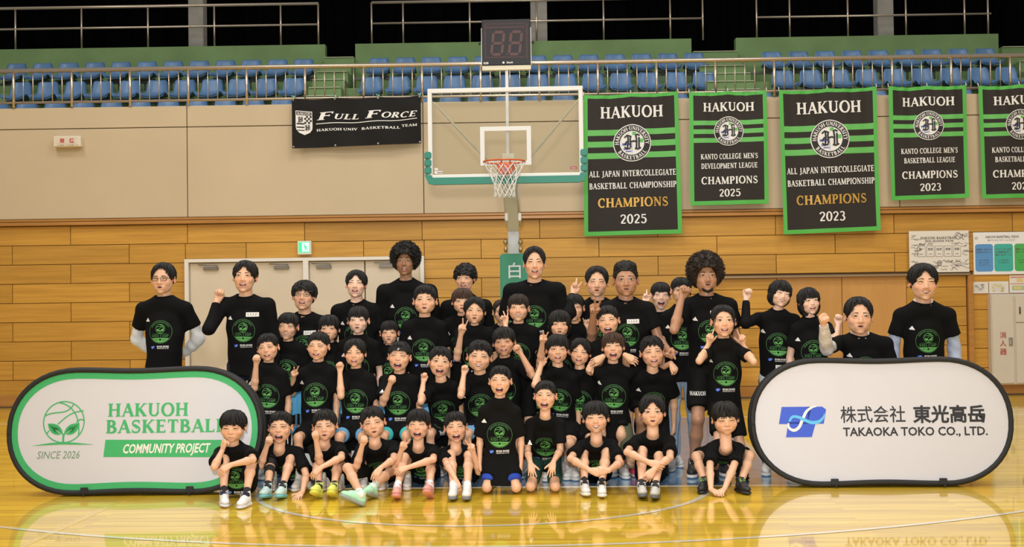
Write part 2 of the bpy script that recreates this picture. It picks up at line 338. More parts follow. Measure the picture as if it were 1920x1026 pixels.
# ---- back wall
wall = empty('wall_back', WM, kind='structure')
pl = MB().box((0, .14, 2.2), (24, .2, 4.4)); pl.build('wall_core', mat('wall_core', (.16, .09, .04), .9), wall)
plank_m = wood('maple_plank', (.455, .225, .028), (.60, .315, .045), 1.1, 26, .5, .0, .1)
dark_plank = wood('stained_board', (.38, .17, .035), (.47, .22, .05), 1.0, 20, .35, .3, .05)
cache = {}
def plank(s0, s1, z0, z1, n=0.0, m=None, name='plank', th=.02):
    w = round(s1-s0-.008, 3); h = round(z1-z0-.008, 3); k = (w, h, th, m)
    if w <= .01 or h <= .01: return
    if k not in cache: cache[k] = MB().box((0, 0, 0), (w, th, h), bev=.003).mesh(name, m or plank_m)
    return link(name, cache[k], wall, T(((s0+s1)/2, n+.022, (z0+z1)/2)))
DR0, DR1 = -4.90, -1.395; DOORTOP = 2.115
RC0, RC1, RCT = 2.70, 6.50, 1.765
zt = 2.655; rows = []; z = zt
while z > .18: rows.append((max(z-.282, .14), z)); z -= .282
for ri, (z0, z1) in enumerate(rows):
    off = -6.59 if ri % 2 == 0 else -7.45
    s = off-1.722*2
    while s < 9.5:
        a, b = s, s+1.722; s = b
        segs = [(a, b)]
        if z0 < DOORTOP-.01:
            zz1 = z1
            ns = []
            for p, q in segs:
                if q <= DR0 or p >= DR1: ns.append((p, q))
                else:
                    if p < DR0: ns.append((p, DR0))
                    if q > DR1: ns.append((DR1, q))
            segs = ns
        if z0 < RCT-.05:
            ns = []
            for p, q in segs:
                if q <= RC0 or p >= RC1+.09: ns.append((p, q))
                else:
                    if p < RC0: ns.append((p, RC0))
                    if q > RC1+.09: ns.append((RC1+.09, q))
            segs = ns
        for p, q in segs: plank(p, q, z0, z1)
        if z0 < DOORTOP < z1 and b > DR0 and a < DR1: plank(max(a, DR0), min(b, DR1), 2.14, z1)
# wooden rail on top of the planks
tr = MB().box((0, -.03, 2.685), (24, .07, .05), bev=.008); tr.box((0, -.012, 2.735), (24, .05, .035), bev=.006); o = tr.build('trim_1', dark_plank); o.matrix_world = WM; tag(o, kind='structure')
bb = MB().box((-8.45, -.012, .085), (7.1, .04, .17), bev=.004).box((5.3, -.012, .085), (13.39, .04, .17), bev=.004).build('baseboard_back', dark_plank); bb.matrix_world = WM; tag(bb, kind='structure')
bb = MB().box((0, -.03, .012), (24, .03, .024)).build('trim_2', mat('dark_rubber_strip', (.10, .06, .03), .6)); bb.matrix_world = WM; tag(bb, kind='structure')
# painted upper panels
panel_m = mat('beige_panel_paint', (.56, .45, .30), .75, bump=.06, bscale=60, var=.035, vscale=.9, rnd=.02)
seams = [-12, -8.29, -4.855, -1.39, 2.07, 5.55, 9.0, 12]
for a, b in zip(seams, seams[1:]):
    for z0, z1 in ((2.755, 4.083), (4.083, 4.40)):
        MB().box(((a+b)/2, .012, (z0+z1)/2), (b-a-.012, .05, z1-z0-.012), bev=.004).build('wall_panel', panel_m, wall)
MB().box((0, .35, 4.36), (24, .6, .06)).build('wall_cap', panel_m, wall)
# ---- double steel doors in a white frame
steel = mat('cream_door_paint', (.64, .55, .43), .5, var=.03, vscale=2); frame_m = mat('white_frame_paint', (.76, .72, .66), .45)
dr = empty('door_1', WM, kind='structure')
for a, b in ((DR0, DR0+.06), (-3.165, -3.085), (DR1-.06, DR1)): MB().box(((a+b)/2, -.005, 1.05), (b-a, .12, 2.1), bev=.005).build('door_frame', frame_m, dr)
MB().box(((DR0+DR1)/2, -.005, 2.115), (DR1-DR0+.0, .12, .05), bev=.005).build('door_frame', frame_m, dr)
chrome = mat('worn_chrome', (.55, .54, .52), .3, 1); darkm = mat('dark_metal', (.05, .045, .04), .45, .6)
for k, (a, b) in enumerate(((-4.84, -4.0), (-3.995, -3.165), (-3.085, -2.27), (-2.265, -1.455))):
    lf = MB().box(((a+b)/2, .022, 1.05), (b-a-.012, .04, 2.06), bev=.004).build('door_leaf', steel, dr)
    hx = b-.09 if k % 2 == 0 else a+.09
    MB().box((hx, -.02, 1.0), (.03, .02, .16), bev=.004).tube([(hx, -.02, 1.02), (hx, -.06, 1.02), (hx+(-.11 if k % 2 == 0 else .11), -.06, 1.02)], .009).build('door_handle', chrome, lf)
    cx = a+.32 if k in (0, 3) else (b-.32 if k in (1,) else a+.22)
    MB().box((cx, -.015, 2.0), (.22, .045, .045), bev=.006).tube([(cx-.18, -.04, 2.055), (cx+.1, -.04, 2.04)], .007).tube([(cx+.1, -.04, 2.04), (cx+.08, -.03, 2.0)], .007).build('door_closer', mat('closer_grey', (.22, .20, .18), .4, .5), lf)
# ---- wooden sliding door on the right
dr = empty('door_2', WM, kind='structure')
fm = wood('door_rail_wood', (.42, .22, .07), (.52, .28, .10), 1, 20, .4, .2, .03)
MB().box(((RC0+RC1)/2, -.02, RCT), (RC1-RC0+.09, .07, .035), bev=.005).build('door_rail', mat('rail_metal', (.34, .24, .14), .4, .5), dr)
MB().box((RC1+.045, -.005, .9), (.075, .08, 1.72), bev=.004).build('door_post', dark_plank, dr)
pm = wood('plywood_panel', (.50, .25, .065), (.56, .29, .08), 8, 1.5, .45, .1, .04)
for a, b in ((3.75, 4.69), (4.69, 5.63)): MB().box(((a+b)/2, .03, .955), (b-a-.008, .03, 1.58), bev=.003).build('door_panel', pm, dr)
for a, b in ((RC0, 3.75), (5.63, RC1)):
    for z0, z1 in zip(np.arange(.17, 1.7, .282), np.arange(.452, 2, .282)):
        z1 = min(z1, 1.745)
        MB().box(((a+b)/2, .03, (z0+z1)/2), (b-a-.008, .02, z1-z0-.008), bev=.003).build('plank', plank_m, dr)
# ---- exit sign, no smoking sign
ex = empty('exit_sign', WM @ T((pw(572, 465)[0], -.02, pw(572, 465)[1])), label='small green exit sign box on the plank wall above the cream doors', cat='sign')
MB().box((0, -.02, 0), (.20, .06, .20), bev=.008).build('sign_housing', frame_m, ex)
F = Flat(); eg = mat('lit_green', (.03, .55, .22), .4, emit=1.2); ew = mat('lit_white', (.75, .95, .85), .4, emit=1.3)
F.rect(-.082, -.07, .082, .082, eg, 1); F.rect(-.03, -.055, .07, .07, ew, 2)
F.quads(_bar(.0, .03, .03, -.01, .03)+_bar(.03, -.01, .055, -.045, .014)+_bar(.03, -.01, .0, -.04, .014)+_bar(.01, .02, .045, .015, .01)+_bar(-.01, .04, .01, .055, .02), eg, 3)
F.build('sign_face', lambda u, v, e: (u, -.051-e, v), ex)
ns = empty('no_smoking_sign', WM @ T((pw(131, 267)[0], 0, pw(131, 267)[1])), label='small cream box sign with red lettering high on the beige wall', cat='sign')
MB().box((0, -.06, 0), (.40, .12, .155), bev=.008).build('sign_housing', mat('cream_plastic', (.74, .66, .52), .5), ns)
F = Flat(); redp = mat('red_print', (.50, .05, .03), .5); brp = mat('brown_print', (.30, .21, .12), .6)
F.rect(-.165, -.032, .145, .055, mat('sign_white', (.70, .60, .50), .5), 1); F.text('禁', -.07, -.018, .062, redp, 2, .02); F.text('煙', .07, -.018, .062, redp, 2, .02)
F.text('この場所では禁煙です', 0, -.066, .022, brp, 2, width=.34)
F.build('sign_face', lambda u, v, e: (u, -.121-e, v), ns)
# ---- steel cabinet, papers, posters
beige_s = mat('beige_steel', (.62, .56, .47), .45, var=.02); L0, ZB, ZT_ = 6.795, .16, 1.47
cb = empty('fire_equipment_cabinet', WM @ T((L0, 0, ZB)), label='tall beige steel fire equipment cabinet with red lettering at the right wall', cat='cabinet')
MB().box((.95, -.06, (ZT_-ZB)/2), (1.9, .14, ZT_-ZB), bev=.004).build('body', beige_s, cb)
d1 = MB().box((.165, -.14, .655), (.31, .02, 1.27), bev=.004).build('door', beige_s, cb); d2 = MB().box((.60, -.14, .45), (.5, .02, .86), bev=.004).build('door', beige_s, cb)
d3 = MB().box((.60, -.14, 1.09), (.5, .02, .38), bev=.004).build('door', beige_s, cb)
MB().box((.27, -.155, .62), (.055, .014, .12), bev=.004).box((.27, -.168, .62), (.02, .016, .06), bev=.003).build('latch', chrome, d1)
F = Flat()
for ch, zz in (('消', .72), ('人', .60), ('器', .48)): F.text(ch, .16, zz-.04, .082, mat('red_paint', (.42, .06, .04), .5), 1, .01)
F.build('lettering', lambda u, v, e: (u, -.151-e, v), d1)
MB().tube([(.41, -.155, 1.02), (.41, -.155, 1.12)], .01).build('handle', darkm, d3)
MB().lathe([(0, 0), (.075, 0), (.075, -.012), (0, -.014)], 24, M=T((.6, -.151, 1.09)) @ Matrix.Rotation(pi/2, 4, 'X') @ Matrix.Diagonal((1, 1, -1, 1))).build('speaker_grille', mat('grille_beige', (.45, .41, .35), .7), d3)
paper = mat('paper', (.74, .70, .64), .7); ink = mat('ink', (.10, .09, .09), .7)
def sheet(name, x0, y0, x1, y1, label, cat, n=-.006, m=paper, th=.004, group=None):
    a = pw(x0, y0); b = pw(x1, y1); w = b[0]-a[0]; h = a[1]-b[1]
    e = empty(name, WM @ T(((a[0]+b[0])/2, n, (a[1]+b[1])/2)), label=label, cat=cat, group=group)
    MB().box((0, 0, 0), (w, th, h), bev=0).build('sheet', m, e); return e, w, h
def scrib(F, n, x0, y0, x1, y1, m, s, seed, layer=2):
    r = random.Random(seed)
    for i in range(n):
        x = r.uniform(x0, x1); y = r.uniform(y0, y1); P = [(x, y)]
        for k in range(7): P.append((P[-1][0]+r.uniform(0, s*.7), y+r.uniform(-s*.5, s*.5)))
        F.path(P, s*.13, m, layer)
e, w, h = sheet('season_path_board', 1702, 434, 1815, 510, 'signed white board with five boxed words hung above the sliding door', 'poster', th=.02, n=-.05)
F = Flat(); F.serif('HAKUOH BASKETBALL', 0, h*.30, .034, ink, 2, width=w*.62); F.serif('2026 SEASON PATH', 0, h*.23, .03, ink, 2, width=w*.48)
for i, t in enumerate(('責任', '覚悟', '結束', '感謝', '挑戦')):
    x = (i-2)*w*.148; F.rect(x-.056, -.075, x+.056, .082, ink, 1); F.rect(x-.051, -.07, x+.051, .077, paper, 2)
    F.text(t, x, .018, .036, ink, 3, .01, width=.075); F.path([(x-.025, -.04), (x, -.03), (x+.025, -.04)], .006, ink, 3)
F.ring(0, -h*.28, .03, .038, ink, 2, 20); F.serif('H', 0, -h*.28-.016, .032, ink, 3)
scrib(F, 16, -w*.48, -h*.45, -w*.4, h*.45, ink, .035, 1); scrib(F, 14, w*.37, -h*.45, w*.43, h*.4, ink, .035, 2); scrib(F, 22, -w*.4, -h*.43, w*.36, -h*.22, ink, .04, 3); scrib(F, 9, -w*.36, h*.17, w*.32, h*.2, ink, .035, 4); scrib(F, 4, w*.25, h*.3, w*.32, h*.42, ink, .05, 5)
F.build('print', lambda u, v, q: (u, -.0101-q, v), e, .0015)
e, w, h = sheet('vision_poster', 1824, 436, 1990, 513, 'wide white poster with blue, teal and green rounded boxes at the right edge', 'poster', m=mat('poster_white', (.80, .80, .80), .5))
F = Flat(); x0 = -w/2
F.ring(x0+.045, h*.36, .014, .02, ink, 1, 16); F.text('HAKUOH BASKETBALL VISION', x0+.42, h*.36, .035, ink, 1, .02, width=.48); F.text('誰からどのようなチームになるか？', x0+.41, h*.29, .026, ink, 1, width=.40)
def rrect(cx, cy, w2, h2, r, n=5):
    P = []
    for (sx, sy, a0) in ((1, 1, 0), (-1, 1, 90), (-1, -1, 180), (1, -1, 270)):
        for i in range(n+1): a = radians(a0+90*i/n); P.append((cx+sx*(w2-r)+r*cos(a), cy+sy*(h2-r)+r*sin(a)))
    return P
boxes = ((.155, .13, (.10, .29, .62), ('挑戦と学びに', '日常を与えるチーム'), ('自ら考え判断し', '仲間とともに成長し', '共に歩むチーム')), (.437, .137, (.05, .42, .36), ('バスケットボール界に', '価値提供をし', '続けるチーム'), ('日々の活動を通じて', '伝える価値を高める')), (.735, .14, (.07, .42, .10), ('個人の成長', '促しサポート'), ('自らを高め続ける', '全員の力を')), (1.02, .13, (.5, .42, .06), ('地域と', 'つながる'), ('感謝',)))
for k, (bx, bw, bc, t1, t2) in enumerate(boxes):
    F.poly(rrect(x0+bx, -.065, bw, .2, .04), mat('poster_box_%d' % k, bc, .5), 1)
    for i, t in enumerate(t1): F.text(t, x0+bx, .045-i*.04, .026, ink, 2, .015, width=bw*1.75)
    for i, t in enumerate(t2): F.text(t, x0+bx, -.11-i*.034, .019, ink, 2, width=bw*1.2)
F.build('print', lambda u, v, q: (u, -.0021-q, v), e, .001)
F_col = [mat('soft_yellow', (.68, .55, .22), .6), mat('soft_green', (.40, .50, .30), .6), mat('soft_red', (.60, .25, .18), .6), mat('soft_grey', (.45, .45, .43), .6)]
for k, (x0, y0, x1, y1, lb) in enumerate(((1817, 529, 1853, 550, 'white notice sheet with a small grid, leftmost above the cabinet'), (1854, 528, 1891, 550, 'white evacuation map sheet with yellow blocks above the cabinet'), (1892, 517, 1925, 549, 'white notice sheet with yellow and red headings above the cabinet, at the right edge'))):
    e, w, h = sheet('notice_sheet', x0, y0, x1, y1, lb, 'notice'); F = Flat(); r = random.Random(k)
    if k < 2: 
        for i in range(6): F.path([(-w*.4, h*.3-i*h*.12), (w*.4*r.uniform(.4, 1), h*.3-i*h*.12)], .003, F_col[3], 1)
        for i in range(9): x, y = r.uniform(-w*.38, w*.2), r.uniform(-h*.38, h*.2); F.rect(x, y, x+.035, y+.025, F_col[0 if k else 3], 2)
    else:
        F.rect(-w*.45, h*.36, w*.45, h*.44, F_col[2], 1); F.rect(-.02, h*.12, w*.3, h*.32, F_col[0], 1); F.rect(-w*.45, 0, w*.45, h*.05, F_col[2], 1)
        F.rect(-w*.35, -h*.35, w*.35, -h*.08, F_col[1], 1); F.rect(-w*.25, -h*.3, w*.2, -h*.13, F_col[0], 2)
    F.build('print', lambda u, v, q: (u, -.0021-q, v), e, .001)
# ---- balcony: tiers, seats, rails, curtains
conc = mat('green_painted_concrete', (.175, .285, .115), .8, var=.12, vscale=1.6, bump=.1, bscale=25)
st = tag(empty('grandstand', WM), kind='structure', cat=None)
MB().box((0, 1.1, 3.9), (26, 1.8, .5)).build('walkway', conc, st)
SEG = [(-12, -3.39), (-2.86, 3.05), (3.83, 8.42)]
for a, b in SEG:
    for (n0, n1, zt_) in ((.25, 1.55, 4.22), (1.55, 2.45, 4.55), (2.45, 3.35, 5.02), (3.35, 3.8, 5.02)):
        MB().box(((a+b)/2, (n0+n1)/2, zt_-.45), (b-a, n1-n0, .9)).build('tier', conc, st)
    MB().box(((a+b)/2, 3.9, 5.3), (b-a, .2, 1.44)).build('parapet', conc, st)
nose = mat('pale_nosing', (.50, .52, .36), .7)
for a, b in ((-3.39, -2.86), (3.05, 3.83), (8.42, 12)):
    for k in range(8):
        zt_ = 4.36+k*.2; n0 = .7+k*.42
        MB().box(((a+b)/2, n0+.5, zt_-.3), (b-a, 1.0, .6)).build('step', conc, st)
        MB().box(((a+b)/2, n0, zt_-.005), (b-a-.02, .05, .012)).build('step_nosing', nose, st)
cur = mat('black_curtain_cloth', (.002, .0018, .002), .98, spec=.02)
mb = MB(); N_ = 900; v = []; 
for i in range(N_+1):
    x = -14+28*i/N_; y = 6.2+.09*sin(x*9)+.05*sin(x*23+1)+.03*mnoise.noise((x*3, 0, 0)); v += [(x, y, 4.5), (x, y+.02, 9.6)]
mb.add(v, [(2*i, 2*i+2, 2*i+3, 2*i+1) for i in range(N_)], smooth=True); c = mb.build('blackout_curtain', cur); c.matrix_world = WM
tag(c, 'black blackout curtain hanging in folds behind the blue seats', 'curtain')
cm = mat('grey_concrete', (.36, .34, .30), .85, var=.12, vscale=3, bump=.15, bscale=18)
for k, (xa, xb) in enumerate(((353, 381), (995, 1026), (1646, 1676))):
    a = pw(xa, 50, 5)[0]; b = pw(xb, 50, 5)[0]
    MB().box(((a+b)/2, 5.15, 7.0), (b-a, .3, 5), bev=.01).build('column', cm, st)
railm = mat('brushed_steel_rail', (.62, .52, .42), .32, .85); 
rl = empty('balcony_railing', WM, label='long steel railing with thin balusters along the top of the beige wall', cat='railing')
MB().tube([(-12, -.02, 4.945), (12, -.02, 4.945)], .033, 12).build('handrail', railm, rl); MB().tube([(-12, -.02, 4.475), (12, -.02, 4.475)], .019, 10).build('lower_rail', railm, rl)
s = -7.4-.858*5; bm_ = MB().tube([(0, 0, 4.4), (0, 0, 4.945)], .021, 10).mesh('post', railm); bl_ = MB().tube([(0, 0, 4.475), (0, 0, 4.93)], .0085, 6).mesh('baluster', railm)
while s < 11.9:
    link('post', bm_, rl, T((s, -.02, 0)))
    for k in range(1, 6): link('baluster', bl_, rl, T((s+.143*k, -.02, 0)))
    s += .858
def upper_rail(xs, sa, sb, label, bend=True):
    rr = empty('upper_railing', WM, label=label, cat='railing')
    n = 3.85
    for z, r in ((6.755, .026), (6.385, .019)): MB().tube([(sa, n, z), (sb, n, z)], r, 10).build('handrail', railm, rr)
    for x in xs: MB().tube([(x, n, 6.0), (x, n, 6.755)], .017, 8).build('post', railm, rr)
upper_rail([-12+1.131*k for k in range(3)]+[pw(x, 60, 3.85)[0] for x in (29, 153, 277.5, 402, 526.5, 597)], -12, pw(597, 20, 3.85)[0], 'two-bar steel railing on the leftmost green parapet')
upper_rail([pw(x, 60, 3.85)[0] for x in (697, 756, 881, 1006, 1132, 1257, 1318)], pw(697, 20, 3.85)[0], pw(1318, 20, 3.85)[0], 'two-bar steel railing on the green parapet behind the shot clock')
upper_rail([pw(x, 60, 3.85)[0] for x in (1419, 1481, 1590, 1699, 1809, 1853)], pw(1419, 20, 3.85)[0], pw(1858, 20, 3.85)[0], 'two-bar steel railing on the rightmost green parapet')
# seats: moulded shell
blue = mat('blue_seat_plastic', (.095, .21, .41), .38, var=.04, rnd=.06); dk = mat('seat_bracket', (.10, .11, .10), .5, .5)
def seat_shell():
    prof = [(-.235, -.02), (-.225, .03), (-.17, .045), (-.05, .03), (.06, .02), (.12, .05), (.155, .14), (.175, .24), (.185, .30), (.195, .325)]   # (y front..back, z)
    v = []; f = []; n = 10; k = len(prof)
    for side in (0, 1):
        for i, (y, z) in enumerate(prof):
            t = i/(k-1); wd = .205 if i < 5 else .205-.055*max(0, (i-4)/5)
            if i == 0: wd = .18
            if i == k-1: wd = .125
            for j in range(n+1):
                u = -1+2*j/n; curve = abs(u)**3
                yy = y-(.035*curve if i > 4 else 0)+side*(.012 if i > 4 else 0); zz = z+(.03*curve if i <= 5 else 0)-side*(.014 if i <= 5 else .004)
                v.append((u*wd, yy, zz))
    w = n+1; o = k*w
    for i in range(k-1):
        for j in range(n):
            a = i*w+j; f.append((a, a+1, a+w+1, a+w)); f.append((o+a, o+a+w, o+a+w+1, o+a+1))
    for i in range(k-1):
        for j in (0, n): a = i*w+j; f.append((a, a+w, o+a+w, o+a))
    for j in range(n):
        for i in (0, k-1): a = i*w+j; f.append((a, a+1, o+a+1, o+a))
    return MB().add(v, f, smooth=True)
def seat0():
    r = link('stadium_seat', None); seat_shell().build('shell', blue, r)
    MB().box((0, 0, -.02), (.36, .05, .03)).box((-.12, .03, -.045), (.02, .2, .03)).box((.12, .03, -.045), (.02, .2, .03)).tube([(0, .02, -.02), (0, .02, -.25)], .018, 6).build('bracket', dk, r); return r
proto = seat0(); first = True; pn = {0: 'front', 1: 'middle', 2: 'back'}
blocks = ('left block', 'block behind the basketball backboard', 'right block')
rowdef = [(1.35, 4.72-.325, [(43.3, 53.6, 10), None, None]), (2.2, 5.19-.325, None), (3.05, 5.67-.325, None)]
def row(n, ztop, xs, y, nm, blk):
    global first
    xs = [x for x in xs if x > -15]
    for q_, x in enumerate(xs):
        sx = pw(x, y, n)[0]
        o = proto if first else copy_tree(proto); first = False
        o.matrix_world = WM @ T((sx, n, ztop-.325)) @ Matrix.Rotation(R0.uniform(-.02, .02), 4, 'Z')
        tag(o, '%s blue plastic seat from the left in the %s row, %s' % (ORD[q_], nm, blk), 'seat', 'blue seats, %s row, %s' % (nm, blk))
        pp[0].append(o)
pp = [[]]; ORD = 'first second third fourth fifth sixth seventh eighth ninth tenth eleventh twelfth thirteenth fourteenth'.split()
LB, MBk, RB = 'left seating block', 'seating block behind the backboard', 'right seating block'
row(3.05, 5.66, [25+49.25*k for k in range(-1, 12)], 116, 'back', LB)
row(2.2, 5.19, [33+51.55*k for k in range(-1, 11)], 152, 'middle', LB)
row(1.35, 4.72, [43+53.6*k for k in range(-1, 10)], 190, 'front', LB)
row(3.05, 5.66, [709+49.5*k for k in range(13)], 116, 'back', MBk)
row(2.2, 5.19, [695+52.2*k for k in range(13)], 152, 'middle', MBk)
row(1.35, 4.72, [683+53.5*k for k in range(13)], 190, 'front', MBk)
row(3.05, 5.66, [1450+50.2*k for k in range(9)], 90, 'back', RB)
row(2.2, 5.19, [1470+52.8*k for k in range(9)], 140, 'middle', RB)
row(1.35, 4.72, [1430+54.0*k for k in range(9)], 180, 'front', RB)
beam = MB()
for n, z_ in ((3.05, 5.66-.6), (2.2, 5.19-.6), (1.35, 4.72-.6)):
    for a, b in SEG: beam = MB().box(((a+b)/2, n+.02, z_+.215), (b-a-.1, .045, .04)); beam.build('seat_rail', dk, st)
# ================================================================ marks
lg = mat('kids_camp_dim_green', (.055, .19, .055), .7); lg2 = mat('kids_camp_green', (.11, .37, .09), .7); bd_green = mat('board_green', (.045, .42, .14), .55); navyb = mat('logo_blue', (.03, .09, .62), .5); skyb = mat('logo_sky', (.10, .48, .85), .5)
def ball(F, cx, cy, r, m, layer=1, w=.06, q=1.0):
    P = lambda L: [(cx+a*r, cy+b*r) for a, b in L]
    n = int(40*q); F.ring(cx, cy, r*(1-w), r, m, layer, n)
    def bez(a, b, c, d, k=int(8*q)): return [((1-t)**3*a[0]+3*(1-t)**2*t*b[0]+3*(1-t)*t*t*c[0]+t**3*d[0], (1-t)**3*a[1]+3*(1-t)**2*t*b[1]+3*(1-t)*t*t*c[1]+t**3*d[1]) for t in [i/k for i in range(k+1)]]
    for L in (bez((-.92, .3), (-.4, .6), (.1, .25), (.45, .84)), bez((-.25, .93), (.5, .8), (.8, .1), (.72, -.62)), bez((-.28, -.1), (0, .15), (.3, .5), (.93, .52)),
              bez((-.82, -.55), (-.8, -.5), (-.7, -.45), (-.7, -.38)), bez((.6, -.02), (.75, .15), (.85, .15), (.97, .05))): F.path(P(L), r*w, m, layer)
    for sx in (-1, 1):
        top = bez((0.02, -.62), (.05, -.2), (.35, -.02), (.76, -.07)); bot = bez((.76, -.07), (.72, -.45), (.45, -.68), (.12, -.58))
        mid = bez((.06, -.6), (.22, -.35), (.4, -.25), (.60, -.18))
        A = [(a*sx, b) for a, b in top]; B_ = [(a*sx, b) for a, b in bot[::-1]]
        F.poly(P(A+B_), m, layer, [(i, i+1, 2*len(A)-2-i, 2*len(A)-1-i) for i in range(len(A)-1)])
    F.path(P([(0, -1.0), (0, -.55)]), [r*.1, r*.08], m, layer); F.path(P([(0, -.75), (.05, -.55)]), r*.06, m, layer)
def smooth(L, k=5):
    out = []
    for i in range(len(L)-1):
        p0, p1, p2, p3 = L[max(i-1, 0)], L[i], L[i+1], L[min(i+2, len(L)-1)]
        for j in range(k):
            t = j/k; out.append(tuple(.5*(2*p1[q]+(p2[q]-p0[q])*t+(2*p0[q]-5*p1[q]+4*p2[q]-p3[q])*t*t+(3*p1[q]-p0[q]-3*p2[q]+p3[q])*t**3) for q in range(len(p1))))
    return out+[tuple(L[-1])]
def tt_logo(F, x, y, w, blue_, sky, wh, layer=1):   # x,y lower left of a box of width w
    k = w; P = lambda L: [(x+a*k, y+b*k) for a, b in L]
    F.poly(P([(.07, .64), (.70, .64), (.60, .28), (0, .28)]), blue_, layer, [(3, 2, 1, 0)]); F.poly(P([(.6, .28), (.62, .64), (.92, .64), (1.0, .58), (.94, .28)]), blue_, layer); F.poly(P([(.2, .32), (.78, .32), (.68, 0), (.14, 0)]), blue_, layer)
    kk = 5 if w > .1 else 2
    A = smooth([(.20, .30, .03), (.21, .20, .05), (.31, .145, .062), (.42, .21, .062), (.50, .37, .062), (.58, .53, .055), (.70, .625, .045), (.80, .645, .02)], kk); F.path(P([a[:2] for a in A]), [w*a[2] for a in A], wh, layer+1)
    A = smooth([(.22, .33, .04), (.29, .43, .055), (.42, .42, .06), (.55, .355, .065), (.70, .305, .072), (.85, .33, .065), (.94, .42, .04), (.96, .50, .01)], kk); F.path(P([a[:2] for a in A]), [w*a[2] for a in A], sky, layer+2)
def bars(F, x, y, w, m, layer=1):
    for i in range(3):
        a = x+i*w*.27-.02*w; h = w*(.28+.24*i)
        F.poly([(a, y), (a+w*.26, y), (a+w*.26-h*.42+0, y+h), (a-h*.42, y+h)] if False else [(a+w*.05, y), (a+w*.30, y), (a+w*.30-h*.55, y+h*.9), (a+w*.05-h*.45+w*.0, y+h*.72)], m, layer)
# ================================================================ basketball stand
Yb = 4.6
cream_s = mat('cream_steel', (.78, .72, .56), .4); grey_s = mat('pale_grey_steel', (.60, .60, .58), .35); whit_s = mat('white_steel', (.80, .78, .74), .4)
padg = mat('dark_green_vinyl', (.03, .26, .14), .5, bump=.1, bscale=20); padt = mat('teal_green_pad', (.02, .24, .17), .45)
stand = empty('basketball_stand', T((0, 6.9, 0)), label='portable basketball stand with green padded base, glass backboard and orange hoop', cat='basketball hoop')
def wl(p): return Vector(p)-Vector((0, 6.9, 0))
def spx(x, y, Y): return wl(px(x, y, Y))
a = px(937, 476, 6.9); b = px(992, 476, 6.9); cx_ = (a.x+b.x)/2; pw_ = b.x-a.x
pad = MB().box((cx_, .25, a.z/2+.05), (pw_, .5, a.z-.1), bev=.02).build('pad', padg, stand)
F = Flat(); kan = mat('pale_kanji', (.72, .76, .72), .6)
for i, ch in enumerate('白鷗大学'): F.text(ch, cx_, a.z-.31-i*.275, .19, kan, 1, .012)
F.build('lettering', lambda u, v, e: (u, -.002-e, v), pad)
MB().box((cx_, .9, .2), (1.1, 2.2, .3), bev=.03).build('wheeled_base', padg, stand)
pt = px(962.5, 433, 7.0); 
MB().box((pt.x, .18, (pt.z+1.4)/2), (.145, .16, pt.z-1.2), bev=.01).build('mast', grey_s, stand)
q0 = wl(pt)+Vector((0, .1, .05)); q1 = wl(px(953, 300, 4.85))
mb = MB(); d = (q1-q0); L_ = d.length; M = T((q0+q1)/2) @ d.to_track_quat('Y', 'Z').to_matrix().to_4x4(); mb.box((0, 0, 0), (.15, L_, .17), M=M, bev=.008); mb.build('arm', cream_s, stand)
for sx in (-1, 1):
    p0 = q0+Vector((sx*.09, .05, .02)); p1 = q1+Vector((sx*.09, 0, -.1)); MB().tube([p0, p0.lerp(p1, .5), p1], .014, 8).build('side_bar', whit_s, stand)
    c = spx(962+sx*14, 459, 6.95); MB().lathe([(0, 0), (.02, 0), (.028, .05), (.012, .06), (.012, .1), (.03, .11), (.034, .14), (.02, .17), (0, .17)], 12, M=T(c-Vector((0, 0, .1)))).build('knob', mat('aged_brass', (.45, .33, .16), .35, .9), stand)
    c = spx(962+sx*12.5, 407, 6.0); MB().box(c, (.04, .03, .1), bev=.008).build('lug', whit_s, stand)
# backboard
bb_ = link('backboard', None, stand, T((0, Yb-6.9, 0)))
mb = MB()
for x0, x1, z0, z1 in ((-.9, .9, 3.90, 3.95), (-.9, .9, 2.9, 2.95), (-.9, -.85, 2.95, 3.90), (.85, .9, 2.95, 3.90)): mb.box(((x0+x1)/2, .02, (z0+z1)/2), (x1-x0, .06, z1-z0), bev=.004)
mb.build('frame', whit_s, bb_)
gm = bpy.data.materials.new('backboard_glass'); gm.use_nodes = True; nt = gm.node_tree; nt.nodes.clear(); o_ = nt.nodes.new('ShaderNodeOutputMaterial'); mx = nt.nodes.new('ShaderNodeMixShader'); t_ = nt.nodes.new('ShaderNodeBsdfTransparent'); t_.inputs[0].default_value = (.96, .97, .955, 1); g_ = nt.nodes.new('ShaderNodeBsdfGlossy'); g_.inputs[1].default_value = .02; fr = nt.nodes.new('ShaderNodeFresnel'); fr.inputs[0].default_value = 1.45
nt.links.new(fr.outputs[0], mx.inputs[0]); nt.links.new(t_.outputs[0], mx.inputs[1]); nt.links.new(g_.outputs[0], mx.inputs[2]); nt.links.new(mx.outputs[0], o_.inputs[0])
MB().box((0, .02, 3.425), (1.7, .012, .95)).build('glass', gm, bb_)
F = Flat(); wt = mat('white_tape', (.78, .77, .74), .5)
for r in ((-.295, 3.05, -.245, 3.5), (.245, 3.05, .295, 3.5), (-.245, 3.45, .245, 3.5), (-.245, 3.05, .245, 3.10)): F.rect(*r, wt, 1)
F.rect(-.83, 2.965, -.74, 2.995, wt, 1); F.text('Senoh', -.77, 2.972, .016, black, 2, .02); F.rect(-.83, 3.005, -.79, 3.03, wt, 1); F.rect(.74, 2.99, .82, 3.02, mat('red_label', (.42, .04, .06), .5), 1); F.text('Molten', .78, 2.997, .014, wt, 2, .01)
F.build('target_square', lambda u, v, e: (u, .012-e, v), bb_)
